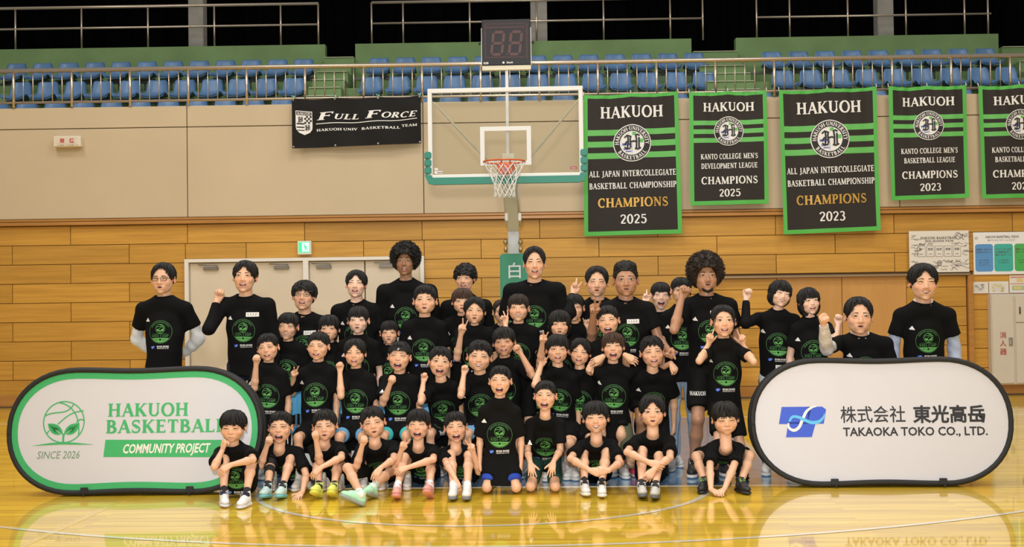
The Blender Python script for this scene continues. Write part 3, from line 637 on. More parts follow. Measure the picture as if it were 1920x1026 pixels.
P = [(-.945, 3.22), (-.945, 2.95), (-.90, 2.85), (-.84, 2.835), (.84, 2.835), (.90, 2.85), (.945, 2.95), (.945, 3.22), (.862, 3.22), (.862, 2.945), (.85, 2.915), (-.85, 2.915), (-.862, 2.945), (-.862, 3.22)]
for nm, poly in (('pad', [P[1], P[2], P[3], P[4], P[5], P[6], P[9], P[10], P[11], P[12]]),): MB().prism(poly, -.03, .06).build('pad', padt, bb_)
for sx in (-1, 1):
    for k in range(3): MB().box((sx*.9035, .015, 3.00+k*.088), (.083, .09, .083), bev=.012).build('pad', padt, bb_)
for (x0, y0, x1, y1) in ((812, 191, 914, 302), (1085, 186, 986, 306)):
    a = px(x0, y0, 4.68)-Vector((0, Yb, 0)); b = px(x1, y1, 4.85)-Vector((0, Yb, 0)); MB().tube([a, a.lerp(b, .1), a.lerp(b, .12), a.lerp(b, .8), a.lerp(b, .82), b], [.009, .009, .014, .014, .008, .008], 8).build('brace', cream_s, bb_)
# rim
rim = link('hoop', None, stand, T((0, 4.225-6.9, 3.05))); org = mat('orange_paint', (.62, .10, .015), .35)
MB().tube([(.233*cos(2*pi*i/40), .233*sin(2*pi*i/40), 0) for i in range(40)], .010, 10, closed=True).build('rim', org, rim)
mb = MB().box((0, .345, -.03), (.2, .02, .12), bev=.004).prism([(-.10, 0), (.10, 0), (.06, -.11), (-.06, -.11)], .22, .36).box((0, .30, -.005), (.16, .14, .012), bev=.003)
mb.build('bracket', org, rim); F = Flat(); F.text('白', 0, -.085, .05, mat('badge_blue', (.2, .25, .45), .5), 1, .01); F.build('badge', lambda u, v, e: (u, .218-e, v), rim)
mb = MB()
for sx in (-1, 1): mb.tube([(sx*.05, .34, .02), (sx*.05, .34, .06)], .006, 6).box((sx*.05, .34, .062), (.03, .03, .01))
mb.build('bolt', darkm, rim)
net = MB(); nr = 12; cord = mat('net_cord', (.80, .78, .72), .8)
prof = [(0, .228, 0), (1, .205, -.075), (2, .165, -.15), (3, .135, -.22), (4, .118, -.285), (5, .112, -.345), (6, .118, -.40)]
for k in range(nr):
    for sgn in (1, -1):
        L = []
        for i, r, z in prof:
            a = 2*pi*(k+sgn*i*.5)/nr+.1; L.append((r*cos(a)+.004*R0.uniform(-1, 1), r*sin(a), z))
        L2 = [L[0]]
        for p, q in zip(L, L[1:]): L2 += [tuple((Vector(p)+Vector(q))/2), q]
        net.tube(L2, .0042, 5, caps=False)
for i, r, z in prof[1:6]:
    for k in range(nr): a = 2*pi*(k+i*.5)/nr+.1; net.lathe([(0, -.008), (.007, 0), (0, .008)], 5, M=T((r*cos(a), r*sin(a), z)))
net.build('net', cord, rim)
# shot clock
ck = empty('shot_clock', T(px(949, 79, 4.95)), label='black shot clock box with unlit digits mounted above the basketball backboard', cat='clock')
ppm = FX/(4.95-CY); cw, chh = 92/ppm, 86/ppm
MB().box((0, .06, 0), (cw, .12, chh), bev=.006).build('housing', mat('clock_black', (.012, .012, .016), .35), ck)
for sx in (-1, 1):
    MB().box((sx*(cw/2+.003), .05, -.05), (.006, .1, chh*.82)).build('side_strip', whit_s, ck)
    MB().tube([(sx*cw/2, .04, .0), (sx*(cw/2+.03), .04, 0)], .008, 8).tube([(sx*(cw/2+.03), .04, -.02), (sx*(cw/2+.03), .04, .02)], .01, 8).build('thumb_screw', darkm, ck)
F = Flat(); seg = mat('unlit_segment', (.10, .045, .045), .5); fr_ = mat('clock_frame_tint', (.05, .022, .026), .5)
for r in ((-.25, .21, .21, .225), (-.25, .165, .21, .19), (-.25, -.19, .21, -.17), (-.265, -.20, -.25, .225), (.225, -.2, .245, .225)): F.rect(r[0]+.01, r[1], r[2]+.01, r[3], fr_, 1)
def digit(F, cx, cy, w, h, m):
    t = .032; s_ = .12
    def sk(x, y): return (cx+x+s_*y, cy+y)
    for (x0, y0, x1, y1) in ((-w/2, h/2, w/2, h/2), (-w/2, 0, w/2, 0), (-w/2, -h/2, w/2, -h/2)): F.poly([sk(x0+.022, y0-t/2), sk(x1-.022, y0-t/2), sk(x1-.006, y0), sk(x1-.022, y0+t/2), sk(x0+.022, y0+t/2), sk(x0+.006, y0)], m, 1)
    for x in (-w/2, w/2):
        for (ya, yb) in ((0, h/2), (-h/2, 0)): F.poly([sk(x-t/2, ya+.024), sk(x, ya+.008), sk(x+t/2, ya+.024), sk(x+t/2, yb-.024), sk(x, yb-.008), sk(x-t/2, yb-.024)], m, 1)
digit(F, -.10, -.012, .125, .265, seg); digit(F, .11, -.012, .125, .265, seg); F.rect(.0, -.155, .018, -.137, seg, 1)
F.text('Senoh', .04, -.252, .022, white, 1, .03); F.ring(-.035, -.243, .0, .013, white, 1, 14); F.rect(-.27, -.258, -.215, -.235, white, 1); F.text('FIBA', -.243, -.254, .015, black, 2, .02)
F.build('display', lambda u, v, e: (u, -.001-e, v), ck, .001)
mb = MB().box((0, .05, -chh/2-.03), (cw, .08, .055), bev=.004); mb.build('bracket', cream_s, ck)
zt2 = px(949, 130, 4.95).z; zl = px(949, 316, 4.75).z; pc = ck.matrix_world.translation
zc = px(949, 79, 4.95).z; MB().box((0, .05, (zt2+zl)/2-zc), (.036, .035, zt2-zl), bev=.003).build('pole', whit_s, ck)
# ================================================================ banners
cloth = mat('charcoal_banner_cloth', (.030, .025, .022), .75, spec=.3, bump=.15, bscale=9); gcl = mat('green_banner_cloth', (.085, .44, .07), .6)
def emblem(F, cx, cy, r):
    F.ring(cx, cy, 0, r, white, 3, 36); F.ring(cx, cy, .64*r, .95*r, black, 4, 36); F.ring(cx, cy, .60*r, .64*r, white, 4, 36)
    F.arctext('HAKUOH·UNIVERSITY', cx, cy, r*.795, r*.2, white, 5, 90, True, .06, .93); F.arctext('BASKETBALL', cx, cy, r*.795, r*.2, white, 5, -90, False, .1, .93)
    F.rect(cx-.02*r, cy-.55*r, cx+.0*r, cy+.0*r, navyb, 4); F.rect(cx-.52*r, cy-.12*r, cx-.05*r, cy, mat('emblem_blue', (.12, .15, .5), .6), 4); F.rect(cx-.35*r, cy-.48*r, cx-.05*r, cy-.42*r, MATS['emblem_blue'], 4); F.rect(cx-.45*r, cy-.36*r, cx-.25*r, cy-.28*r, MATS['emblem_blue'], 4)
    F.rect(cx+.02*r, cy+.42*r, cx+.22*r, cy+.60*r, green, 4); F.rect(cx+.38*r, cy+.02*r, cx+.6*r, cy+.22*r, green, 4)
    for q in ([(-.25, -.3), (-.2, .1), (-.22, .4)], [(-.08, -.25), (-.1, .2), (-.06, .38)], [(.22, -.32), (.24, .1), (.2, .42)], [(.36, -.28), (.36, .3)], [(-.1, .05), (.1, .1), (.25, .05)], [(-.4, .3), (-.25, .42), (-.1, .36)], [(-.4, -.2), (-.28, -.32), (-.08, -.28)], [(.16, .4), (.3, .45), (.4, .38)], [(.14, -.3), (.3, -.34), (.46, -.26)], [(-.4, -.1), (-.3, .05), (-.25, .1)]):
        F.path([(cx+a*r, cy+b*r) for a, b in q], r*.085, black, 5)
def banner(name, c, title, lines, champ, year, goldc, label, seed):
    n = -.11; TL, TR, BR, BL = [pw(x, y, n) for x, y in c]; W_ = TR[0]-TL[0]; H_ = (TL[1]-BL[1]+TR[1]-BR[1])/2
    r = random.Random(seed); ph = [r.uniform(0, 6) for _ in range(6)]
    def fn(u, v, e):                      # u 0..W, v 0..H downwards
        a = u/W_; b = v/H_
        x = (TL[0]*(1-a)+TR[0]*a)*(1-b)+(BL[0]*(1-a)+BR[0]*a)*b; z = (TL[1]*(1-a)+TR[1]*a)*(1-b)+(BL[1]*(1-a)+BR[1]*a)*b
        z -= .02*abs(sin(pi*2*a))*(1-b)**3 if b < .5 else 0
        wv = .012*sin(a*9+ph[0]+b*2)+.008*sin(a*17+ph[1]-b*3)+.006*sin(a*5+b*6+ph[2])+.016*(1-b)**4*abs(sin(2*pi*a))*sin(a*40)
        return (x, n-.02*b-wv-e, z)
    root = empty(name, WM, label=label, cat='banner')
    F = Flat(); F.rect(0, 0, W_, H_, cloth, 0, 44, 44); bo = F.build('cloth', fn, root)
    bo.data.polygons.foreach_set('use_smooth', [True]*len(bo.data.polygons))
    bw = .058; F = Flat(); F.rect(0, 0, bw, H_, gcl, 1, 2, 44); F.rect(W_-bw, 0, W_, H_, gcl, 1, 2, 44); F.rect(bw, 0, W_-bw, bw*.9, gcl, 1, 44, 2); F.rect(bw, H_-bw*1.05, W_-bw, H_, gcl, 1, 44, 2); F.build('border', fn, bo)
    big = len(lines[0]) > 20; sv = (.272, .355, .437) if big else (.275, .352, .43)
    F = Flat()
    for s_ in sv: F.rect(bw, (s_-.0205)*H_, W_-bw, (s_+.0205)*H_, green, 1, 30, 1)
    F.build('stripes', fn, bo)
    F = Flat(); cxm = W_*.505; G = Flat()
    def put(body, cy, h, w, m):
        Q = Flat(); Q.serif(body, cxm, -cy*H_-h/2, h, m, 2, width=w); refine(Q, .05).build('lettering', lambda u, v, e: fn(u, -v, e), bo, .003)
    put(title, .128 if big else .135, H_*.082 if big else .078*H_, W_*.66, white)
    emblem(G, cxm, -.352*H_, W_*.198 if big else W_*.19)
    put(lines[0], .566 if big else .575, .042*H_ if big else .046*H_, W_*(.90 if big else .73), white); put(lines[1], .651 if big else .658, .042*H_ if big else .046*H_, W_*(.90 if big else .72) if lines[1] != 'BASKETBALL LEAGUE' else W_*.66, white)
    put('CHAMPIONS', .77 if big else .785, .064*H_, W_*.72, gold if goldc else white); put(year, .888 if big else .895, .064*H_, W_*.27, white)
    refine(G, .05).build('emblem', lambda u, v, e: fn(u, -v, e), bo, .003)
    for u in (0, W_/2, W_): p = fn(u, .01, .01); MB().tube([p, (p[0], p[1]+.03, p[2]+.05), (p[0]+.02, -.03, 4.50)], .006, 6).build('tie', whit_s, bo)
    return root
banner('champions_banner', ((1094, 178), (1271, 171), (1279, 438), (1095, 443)), 'HAKUOH', ('ALL JAPAN INTERCOLLEGIATE', 'BASKETBALL CHAMPIONSHIP'), 1, '2025', True, 'large black and green banner with gold CHAMPIONS 2025 beside the backboard', 1)
banner('champions_banner', ((1292, 172), (1437, 169), (1441, 382), (1294, 386)), 'HAKUOH', ('KANTO COLLEGE MEN\'S', 'DEVELOPMENT LEAGUE'), 1, '2025', False, 'small black and green banner reading DEVELOPMENT LEAGUE CHAMPIONS 2025', 2)
banner('champions_banner', ((1460, 169), (1643, 162), (1651, 432), (1469, 440)), 'HAKUOH', ('ALL JAPAN INTERCOLLEGIATE', 'BASKETBALL CHAMPIONSHIP'), 1, '2023', True, 'large black and green banner with gold CHAMPIONS 2023', 3)
banner('champions_banner', ((1665, 162), (1812, 159), (1816, 371), (1671, 376)), 'HAKUOH', ('KANTO COLLEGE MEN\'S', 'BASKETBALL LEAGUE'), 1, '2023', False, 'small black and green banner reading BASKETBALL LEAGUE CHAMPIONS 2023', 4)
banner('champions_banner', ((1835, 160), (1985, 157), (1989, 369), (1841, 373)), 'HAKUOH', ('KANTO COLLEGE MEN\'S', 'BASKETBALL LEAGUE'), 1, '2022', False, 'small black and green banner cut off by the right edge', 5)
# long team banner
def team_banner():
    n = -.10; c = [pw(x, y, n) for x, y in ((547, 187), (789, 181), (790, 269), (549, 279))]; TL, TR, BR, BL = c; W_ = TR[0]-TL[0]; H_ = (TL[1]-BL[1]+TR[1]-BR[1])/2
    def fn(u, v, e):
        a = u/W_; b = v/H_; x = (TL[0]*(1-a)+TR[0]*a)*(1-b)+(BL[0]*(1-a)+BR[0]*a)*b; z = (TL[1]*(1-a)+TR[1]*a)*(1-b)+(BL[1]*(1-a)+BR[1]*a)*b
        z += .012*cos(6*pi*a)*(1-b); return (x, n-.015*sin(a*8+b*3)-.01*sin(a*17-b*5)-.03*b-e, z)
    root = empty('team_banner', WM, label='long black banner with white FULL FORCE lettering and a shield', cat='banner')
    F = Flat(); F.rect(0, 0, W_, H_, mat('black_banner_cloth', (.009, .008, .0075), .75, spec=.25, bump=.15, bscale=9), 0, 50, 20); bo = F.build('cloth', fn, root); bo.data.polygons.foreach_set('use_smooth', [True]*len(bo.data.polygons))
    G = Flat(); k = W_/1795; X = lambda x: (x-45)*k; 
    def Yv(y, x): return -(y-125+(x-45)*.022)*k*.98
    sh = [(97, 285), (330, 290), (330, 500), (325, 545), (290, 590), (218, 620), (145, 590), (105, 545), (97, 500)]
    G.poly([(X(x), Yv(y, x)) for x, y in sh], white, 1); ins = [(107, 295), (320, 300), (320, 345), (107, 345)]
    G.poly([(X(x), Yv(y, x)) for x, y in ins], black, 2); G.serif('HAKUOH', X(213), Yv(338, 213), 32*k, white, 3, width=185*k)
    for i, (a, b) in enumerate(((455, 475), (505, 522), (550, 562))): G.poly([(X(x), Yv(y, x)) for x, y in ((108, a), (218, a), (218, b), (112 if i < 2 else 135, b))], black, 2)
    for i in range(4):
        for j in range(4):
            if (i+j) % 2: x0, y0 = 218+i*26, 352+j*28; G.poly([(X(x), Yv(y, x)) for x, y in ((x0, y0), (x0+26, y0), (x0+26, y0+28), (x0, y0+28))], black, 2)
    for (cx, cy) in ((165, 405), (262, 515)):
        for q in ([(-28, -35), (-20, 35)], [(-12, -38), (-8, 30)], [(12, -35), (10, 38)], [(25, -38), (26, 30)], [(-10, 0), (14, 0)], [(-35, 30), (-5, 38)]): G.path([(X(cx+a), Yv(cy+b, cx)) for a, b in q], 10*k, black, 3)
    def big(body, x0, x1, y, h, m=white): G.serif(body, (X(x0)+X(x1))/2, Yv(y, (x0+x1)/2), h*k, m, 2, width=(x1-x0)*k*.93, skew=.45)
    big('F', 380, 600, 412, 105); big('ULL', 600, 985, 405, 75); big('F', 1050, 1260, 395, 105); big('ORCE', 1260, 1785, 385, 78)
    G.path([(X(x), Yv(y, x)) for x, y in ((380, 465), (900, 450), (1400, 435), (1785, 408-.0))], 10*k, white, 2)
    for t, x0, x1, y in (('HAKUOH', 385, 735, 568), ('UNIV', 755, 955, 562), ('BASKETBALL', 1010, 1550, 552), ('TEAM', 1570, 1785, 520)): G.serif(t, (X(x0)+X(x1))/2, Yv(y, (x0+x1)/2), 34*k, white, 2, width=(x1-x0)*k)
    refine(G, .05).build('lettering', lambda u, v, e: fn(u, -v, e), bo, .003)
    for u in (0, W_/3, W_*2/3, W_):
        for v in (.015, H_-.02): p = fn(min(max(u, .02), W_-.02), v, .002); MB().lathe([(.006, 0), (.014, 0), (.014, .004), (.006, .004)], 10, M=T(p) @ Matrix.Rotation(pi/2, 4, 'X')).build('grommet', chrome, bo)
        p = fn(min(max(u, .02), W_-.02), .015, .01); MB().tube([p, (p[0]+.02, p[1], p[2]+.05), (p[0]+.01, -.03, 4.5), (p[0]-.03, -.05, 4.51)], .008, 6).build('tie', mat('mint_tape', (.25, .55, .42), .6), bo)
team_banner()
# ================================================================ oval pop-out boards
def outline(n=96, hx=1.0, hz=.485, sx=.53, sag=.012, grow=0):
    P = []
    q = n//4; st = hx-sx
    for side in (0, 1):                     # right cap, top, left cap, bottom
        for i in range(q+1):
            a = -pi/2+pi*i/q+side*pi; P.append(((st if side == 0 else -st)+(sx+grow)*math.copysign(abs(cos(a))**.93, cos(a)), (hz+grow)*math.copysign(abs(sin(a))**.93, sin(a))))
        for i in range(1, q-1):
            t = i/(q-1); x = (st-2*st*t)*(1 if side == 0 else -1); P.append((x, (hz+grow-sag*sin(pi*t)**2)*(1 if side == 0 else -1)))
    return P
def board(name, pL, pR, label, art, rear_shift):
    a = fl(*pL); b = fl(*pR); a.y += .04; b.y += .04; mid = (a+b)/2; ang = math.atan2(b.y-a.y, b.x-a.x)
    root = empty(name, T(mid) @ Matrix.Rotation(ang, 4, 'Z'), label=label, cat='advertising board')
    tilt = radians(6.6)
    def panel(sgn, off, dx, nm):
        M = T((dx, off, .02)) @ Matrix.Rotation(-tilt*sgn, 4, 'X') @ T((0, 0, .49))
        pr = link(nm, None, root, M)
        P = outline(); k = len(P)
        v = [(0, 0, 0)]+[(x*f_, .004*(1-f_)*0, z*f_) for f_ in (.5, 1) for x, z in P]; f = [(0, 1+i, 1+(i+1) % k) for i in range(k)]+[(1+i, 1+k+i, 1+k+(i+1) % k, 1+(i+1) % k) for i in range(k)]
        face = MB().add(v, f).add([(x, .006, z) for x, _, z in v], [q[::-1] for q in f]).build('fabric', mat('board_white', (.61, .61, .665), .7) if sgn > 0 else mat('board_white_shaded', (.62, .68, .70), .8), pr)  # rear fabric is white too; its shade is put into the blue-grey colour
        mb = MB(); mb.tube([(x, 0, z) for x, z in outline(grow=-.004)], .021, 8, closed=True); mb.build('frame', mat('black_binding', (.012, .012, .013), .7), pr)
        return pr, face
    panel(-1, .27, rear_shift, 'rear_panel'); pr, face = panel(1, 0, 0, 'front_panel')
    F = art(); F.build('print', lambda u, v, e: (u, -.001-e, v), pr, .0008)
    for x in (-.38, .45): MB().box((x, -.018, -.465), (.06, .012, .05), bev=.004).tube([(x, -.02, -.485), (x+.005, -.06, -.505)], .006, 6).build('peg_loop', mat('black_binding', (.012, .012, .013), .7), pr)
    MB().tube([(-.995+rear_shift/2, .02, .5), (-1.0+rear_shift/2, .13, .52), (-.995+rear_shift, .26, .5)], .008, 6).build('side_strap', mat('black_binding', (.012, .012, .013), .7), root)
    return root
def ringpoly(F, g0, g1, m, layer):
    A = outline(grow=g0); B_ = outline(grow=g1); k = len(A); F.poly(A+B_, m, layer, [(i, (i+1) % k, k+(i+1) % k, k+i) for i in range(k)])
def art_left():
    F = Flat(); U = lambda x: (x-246.5)/242; V = lambda x, y: (814.5-(x-246.5)*.0125-y)/238
    ringpoly(F, -.072, -.022, bd_green, 1)
    g = bd_green; cx, cy = U(110), V(110, 799); ball(F, cx, cy, .166, g, 1, .055, 1.6)
    F.poly([(cx-.255, cy-.185), (cx-.1, cy-.163), (cx, cy-.158), (cx+.1, cy-.163), (cx+.25, cy-.18), (cx+.1, cy-.178), (cx, cy-.175), (cx-.1, cy-.178)], g, 2)
    F.text('SINCE 2026', U(101), V(101, 867), .058, mat('grey_green_print', (.18, .30, .20), .6), 1, 0, width=.335, skew=.18)
    F.serif('HAKUOH', U(194), V(194, 789), .103, g, 1, width=.64, align='l'); F.serif('BASKETBALL', U(191), V(191, 820), .103, g, 1, width=.955, align='l')
    F.poly([(U(188), V(188, 864)), (U(430), V(430, 864)), (U(432), V(432, 832)), (U(191), V(191, 832))], g, 1)
    F.text('COMMUNITY PROJECT', U(307), V(307, 856), .072, white, 2, .025, width=.685, skew=.18)
    return F
def art_right():
    F = Flat(); U = lambda x: (x-1660)/241; V = lambda x, y: (797.5-(x-1660)*.0135-y)/238
    tt_logo(F, U(1469), V(1469, 828), .37, navyb, skyb, white, 1); ik = mat('board_ink', (.02, .02, .025), .6)
    F.text('株式会社', U(1645), V(1645, 797), .118, ik, 1, .008, width=.50); F.text('東光高岳', U(1786), V(1786, 796), .125, ik, 1, .028, width=.555)
    F.text('TAKAOKA TOKO CO., LTD.', U(1722), V(1722, 823), .066, ik, 1, .022, width=1.11)
    return F
board('oval_board', (33, 934), (460, 929), 'white oval board with green edge and a basketball-and-seedling logo', art_left, 0)
board('oval_board', (1446, 917), (1876, 914.5), 'white oval board with black edge and blue logo for a Japanese company', art_right, 0)
# ================================================================ people: implicit-surface toolkit
f4 = np.float32
def npv(v): return np.array([v[0], v[1], v[2]], dtype=f4)
def cone(a, b, ra, rb, k=.01, flat=None, ff=1.0, op='u', cutb=False):
    a = npv(a); b = npv(b); ba = b-a; L2 = float(ba@ba)+1e-9; Ln = math.sqrt(L2)
    n = npv(flat) if flat is not None else None
    def fn(P):
        q = P-a; t0 = (q@ba)/L2; t = np.clip(t0, 0, 1); w = q-t[..., None]*ba
        if n is not None: w = w+(w@n)[..., None]*n*(ff-1)
        d = np.sqrt((w*w).sum(-1))-(ra+(rb-ra)*t)
        if cutb: d = np.maximum(d, (t0-1)*Ln)
        return d
    r = max(ra, rb); return (fn, k, np.minimum(a, b)-r, np.maximum(a, b)+r, op)
def ell(c, r, k=.01, Rm=None, op='u'):
    c = npv(c); r = npv(r); M = None if Rm is None else np.array(Rm, dtype=f4)   # rows = axes
    def fn(P):
        q = P-c
        if M is not None: q = q@M.T
        k0 = np.sqrt(((q/r)**2).sum(-1)); k1 = np.sqrt(((q/(r*r))**2).sum(-1))+1e-6
        return k0*(k0-1)/k1
    R = float(r.max()) if M is not None else r
    return (fn, k, c-R, c+R, op)
def loft(A, B, right, front, prof, k=.02, cutlow=True):
    """stack of ellipses from A (low) to B (high); prof rows: t, rx, ry, yoff"""
    A = npv(A); B = npv(B); up = B-A; L = float(np.sqrt(up@up)); up = up/L; fr = npv(front); fr = fr-up*(fr@up); fr /= np.sqrt(fr@fr); rt = np.cross(fr, up); 
    if rt@npv(right) < 0: rt = -rt
    pr = np.array(prof, dtype=f4)
    def fn(P):
        q = P-A; z = q@up; t = z/L; rx = np.interp(t, pr[:, 0], pr[:, 1]); ry = np.interp(t, pr[:, 0], pr[:, 2]); yo = np.interp(t, pr[:, 0], pr[:, 3])
        x = q@rt; y = q@fr-yo; d = (np.sqrt((x/rx)**2+(y/ry)**2)-1)*np.minimum(rx, ry)
        cap = np.maximum(pr[0, 0]*L-z, z-pr[-1, 0]*L)
        return np.where(cap > 0, np.sqrt(np.maximum(d, 0)**2+cap**2), np.maximum(d, cap)).astype(f4)
    R = float(max(pr[:, 1].max(), pr[:, 2].max()))+.03; lo = A+up*L*pr[0, 0]; hi = A+up*L*pr[-1, 0]
    return (fn, k, np.minimum(lo, hi)-R, np.maximum(lo, hi)+R, 'u')
def field(prims, vox, disp=None, bb=None):
    us = [p for p in prims if p[4] == 'u']
    lo = np.min([p[2] for p in us], 0)-vox*2.5; hi = np.max([p[3] for p in us], 0)+vox*2.5
    if bb is not None: lo = np.maximum(lo, bb[0]); hi = np.minimum(hi, bb[1])
    n = np.ceil((hi-lo)/vox).astype(int)+1
    ax = [(lo[i]+vox*np.arange(n[i])).astype(f4) for i in range(3)]
    D = np.full(tuple(n), 1.0, dtype=f4)
    for fn, k, a, b, op in prims:
        m = k+vox*2.5; i0 = np.clip(np.floor((a-m-lo)/vox).astype(int), 0, n); i1 = np.clip(np.ceil((b+m-lo)/vox).astype(int)+1, 0, n)
        if (i1 <= i0).any(): continue
        sl = tuple(slice(x, y) for x, y in zip(i0, i1))
        G = np.stack(np.meshgrid(ax[0][sl[0]], ax[1][sl[1]], ax[2][sl[2]], indexing='ij'), -1)
        d = fn(G).astype(f4); o = D[sl]
        if op == 'u': h = np.clip(.5+.5*(o-d)/k, 0, 1); D[sl] = o*(1-h)+d*h-k*h*(1-h)
        else: h = np.clip(.5-.5*(o+d)/k, 0, 1); D[sl] = o*(1-h)+(-d)*h+k*h*(1-h)
    if disp is not None:
        G = np.stack(np.meshgrid(*ax, indexing='ij'), -1); D = D+disp(G).astype(f4)
    D[0] = D[-1] = 1; D[:, 0] = D[:, -1] = 1
    if bb is None: D[:, :, 0] = D[:, :, -1] = 1
    else: D[:, :, 0] = 1; D[:, :, -1] = 1
    return D, lo, vox
def nets(D, lo, vox):
    s = D < 0; n = D.shape
    c = np.zeros(tuple(x-1 for x in n), dtype=np.int8)
    for i in (0, 1):
        for j in (0, 1):
            for k in (0, 1): c += s[i:n[0]-1+i, j:n[1]-1+j, k:n[2]-1+k]
    act = (c > 0) & (c < 8); idx = np.argwhere(act)
    if len(idx) == 0: return np.zeros((0, 3), f4), np.zeros((0, 4), int)
    vid = np.full(act.shape, -1, dtype=np.int64); vid[act] = np.arange(len(idx))
    acc = np.zeros((len(idx), 3), f4); cnt = np.zeros(len(idx), f4)
    I, J, K = idx.T
    for a in range(3):
        for u in (0, 1):
            for w in (0, 1):
                o = [0, 0, 0]; b_, c_ = [q for q in range(3) if q != a]; o[b_] = u; o[c_] = w; e = list(o); e[a] = 1
                d0 = D[I+o[0], J+o[1], K+o[2]]; d1 = D[I+e[0], J+e[1], K+e[2]]; m = (d0 < 0) != (d1 < 0)
                t = np.where(m, d0/(d0-d1+1e-12), 0); p = np.array(o, f4)[None]+np.zeros((len(idx), 3), f4); p[:, a] += t
                acc[m] += p[m]; cnt[m] += 1
    V = (idx+acc/cnt[:, None])*vox+lo
    Fs = []
    for a in range(3):
        sl0 = [slice(None)]*3; sl1 = [slice(None)]*3; sl0[a] = slice(0, n[a]-1); sl1[a] = slice(1, n[a])
        e = s[tuple(sl0)] != s[tuple(sl1)]; fl_ = s[tuple(sl0)]
        q = np.argwhere(e); b_, c_ = [(1, 2), (2, 0), (0, 1)][a]
        ok = (q[:, b_] > 0) & (q[:, c_] > 0) & (q[:, b_] < n[b_]-1) & (q[:, c_] < n[c_]-1); q = q[ok]; sg = fl_[tuple(q.T)]
        def vi(db, dc): r = q.copy(); r[:, b_] -= db; r[:, c_] -= dc; return vid[tuple(r.T)]
        A = np.stack([vi(0, 0), vi(1, 0), vi(1, 1), vi(0, 1)], 1); A[~sg] = A[~sg][:, ::-1]; Fs.append(A)
    return V.astype(f4), np.concatenate(Fs)
def polymesh(prims, vox, disp=None, bb=None): return nets(*field(prims, vox, disp, bb))
def npmesh(name, V, F, mats, smooth=True, mi=None):
    me = bpy.data.meshes.new(name); me.vertices.add(len(V)); me.vertices.foreach_set('co', np.asarray(V, f4).ravel())
    me.loops.add(F.size); me.loops.foreach_set('vertex_index', F.ravel().astype(np.int32)); me.polygons.add(len(F))
    me.polygons.foreach_set('loop_start', np.arange(len(F), dtype=np.int32)*F.shape[1]); 
    for m in (mats if isinstance(mats, (list, tuple)) else [mats]): me.materials.append(m)
    if mi is not None: me.polygons.foreach_set('material_index', mi)
    me.update(calc_edges=True); me.polygons.foreach_set('use_smooth', [smooth]*len(F)); return me
def merge(parts):
    V = []; F = []; o = 0
    for v, f in parts: V.append(v); F.append(f+o); o += len(v)
    return np.concatenate(V), np.concatenate(F)
# ---------------------------------------------------------------- skin
def skin(name, col, lip=(.50, .15, .12), rough=.42):
    m = bpy.data.materials.new(name); m.use_nodes = True; nt = m.node_tree; b = nt.nodes['Principled BSDF']; N = nt.nodes.new; L = nt.links.new
    at = N('ShaderNodeAttribute'); at.attribute_name = 'face'; sp = N('ShaderNodeSeparateColor'); L(at.outputs['Color'], sp.inputs[0])
    tc = N('ShaderNodeTexCoord'); nz = N('ShaderNodeTexNoise'); nz.inputs['Scale'].default_value = 14; nz.inputs['Detail'].default_value = 4; L(tc.outputs['Object'], nz.inputs[0])
    hs = N('ShaderNodeHueSaturation'); hs.inputs['Color'].default_value = tuple(col)+(1,); mr = N('ShaderNodeMapRange'); mr.inputs[3].default_value = .93; mr.inputs[4].default_value = 1.07; L(nz.outputs[0], mr.inputs[0]); L(mr.outputs[0], hs.inputs['Value'])
    def mix(fac, a, c, k=1):
        x = N('ShaderNodeMix'); x.data_type = 'RGBA'; L(fac, x.inputs[0]); L(a, x.inputs[6]); x.inputs[7].default_value = tuple(c)+(1,); return x.outputs[2]
    o = mix(sp.outputs[2], hs.outputs[0], (col[0]*.98, col[1]*.62, col[2]*.52)); o = mix(sp.outputs[0], o, lip); o = mix(sp.outputs[1], o, (.10, .012, .012))
    L(o, b.inputs['Base Color']); b.inputs['Roughness'].default_value = rough; b.inputs['Specular IOR Level'].default_value = .45
    b.inputs['Subsurface Weight'].default_value = .12; b.inputs['Subsurface Radius'].default_value = (.02, .007, .003); b.inputs['Subsurface Scale'].default_value = .4
    MATS[name] = m; return m
SK = {'l': skin('fair_skin', (.76, .50, .37)), 'm': skin('warm_skin', (.70, .41, .26)), 't': skin('tan_skin', (.60, .32, .19)), 'b': skin('brown_skin', (.30, .155, .085), (.22, .07, .06)), 'o': skin('light_brown_skin', (.42, .22, .13), (.36, .12, .09))}
# ---------------------------------------------------------------- head template (face towards -Y, eye line at z = 0, chin -.112, skull top .113)
AGE = {'k': dict(jw=.052, jz=-.058, chz=-.092, chk=.028, nz=-.028, nr=.0092, ns=.9, br=0, fw=.0685), 'f': dict(jw=.049, jz=-.062, chz=-.097, chk=.026, nz=-.031, nr=.0090, ns=.95, br=0, fw=.0665), 'a': dict(jw=.055, jz=-.066, chz=-.100, chk=.024, nz=-.034, nr=.0110, ns=1.1, br=.003, fw=.0675)}
DROP = {'wide': .021, 'open': .012, 'smile': .005, 'ajar': .002, 'closed': 0}
MOUTH = {'wide': (.0250, .0200, -.0690), 'open': (.0255, .0125, -.066), 'smile': (.0285, .0080, -.0625), 'ajar': (.0165, .0060, -.065), 'closed': (.018, 0, -.064)}
def MZ(mouth, c, s_, h):
    if mouth in ('smile', 'open', 'wide'): return h*s_*(.62 if s_ > 0 else 1.2)+(.0110 if mouth == 'smile' else .0085)*c*c-.002
    return h*s_
_hd = {}
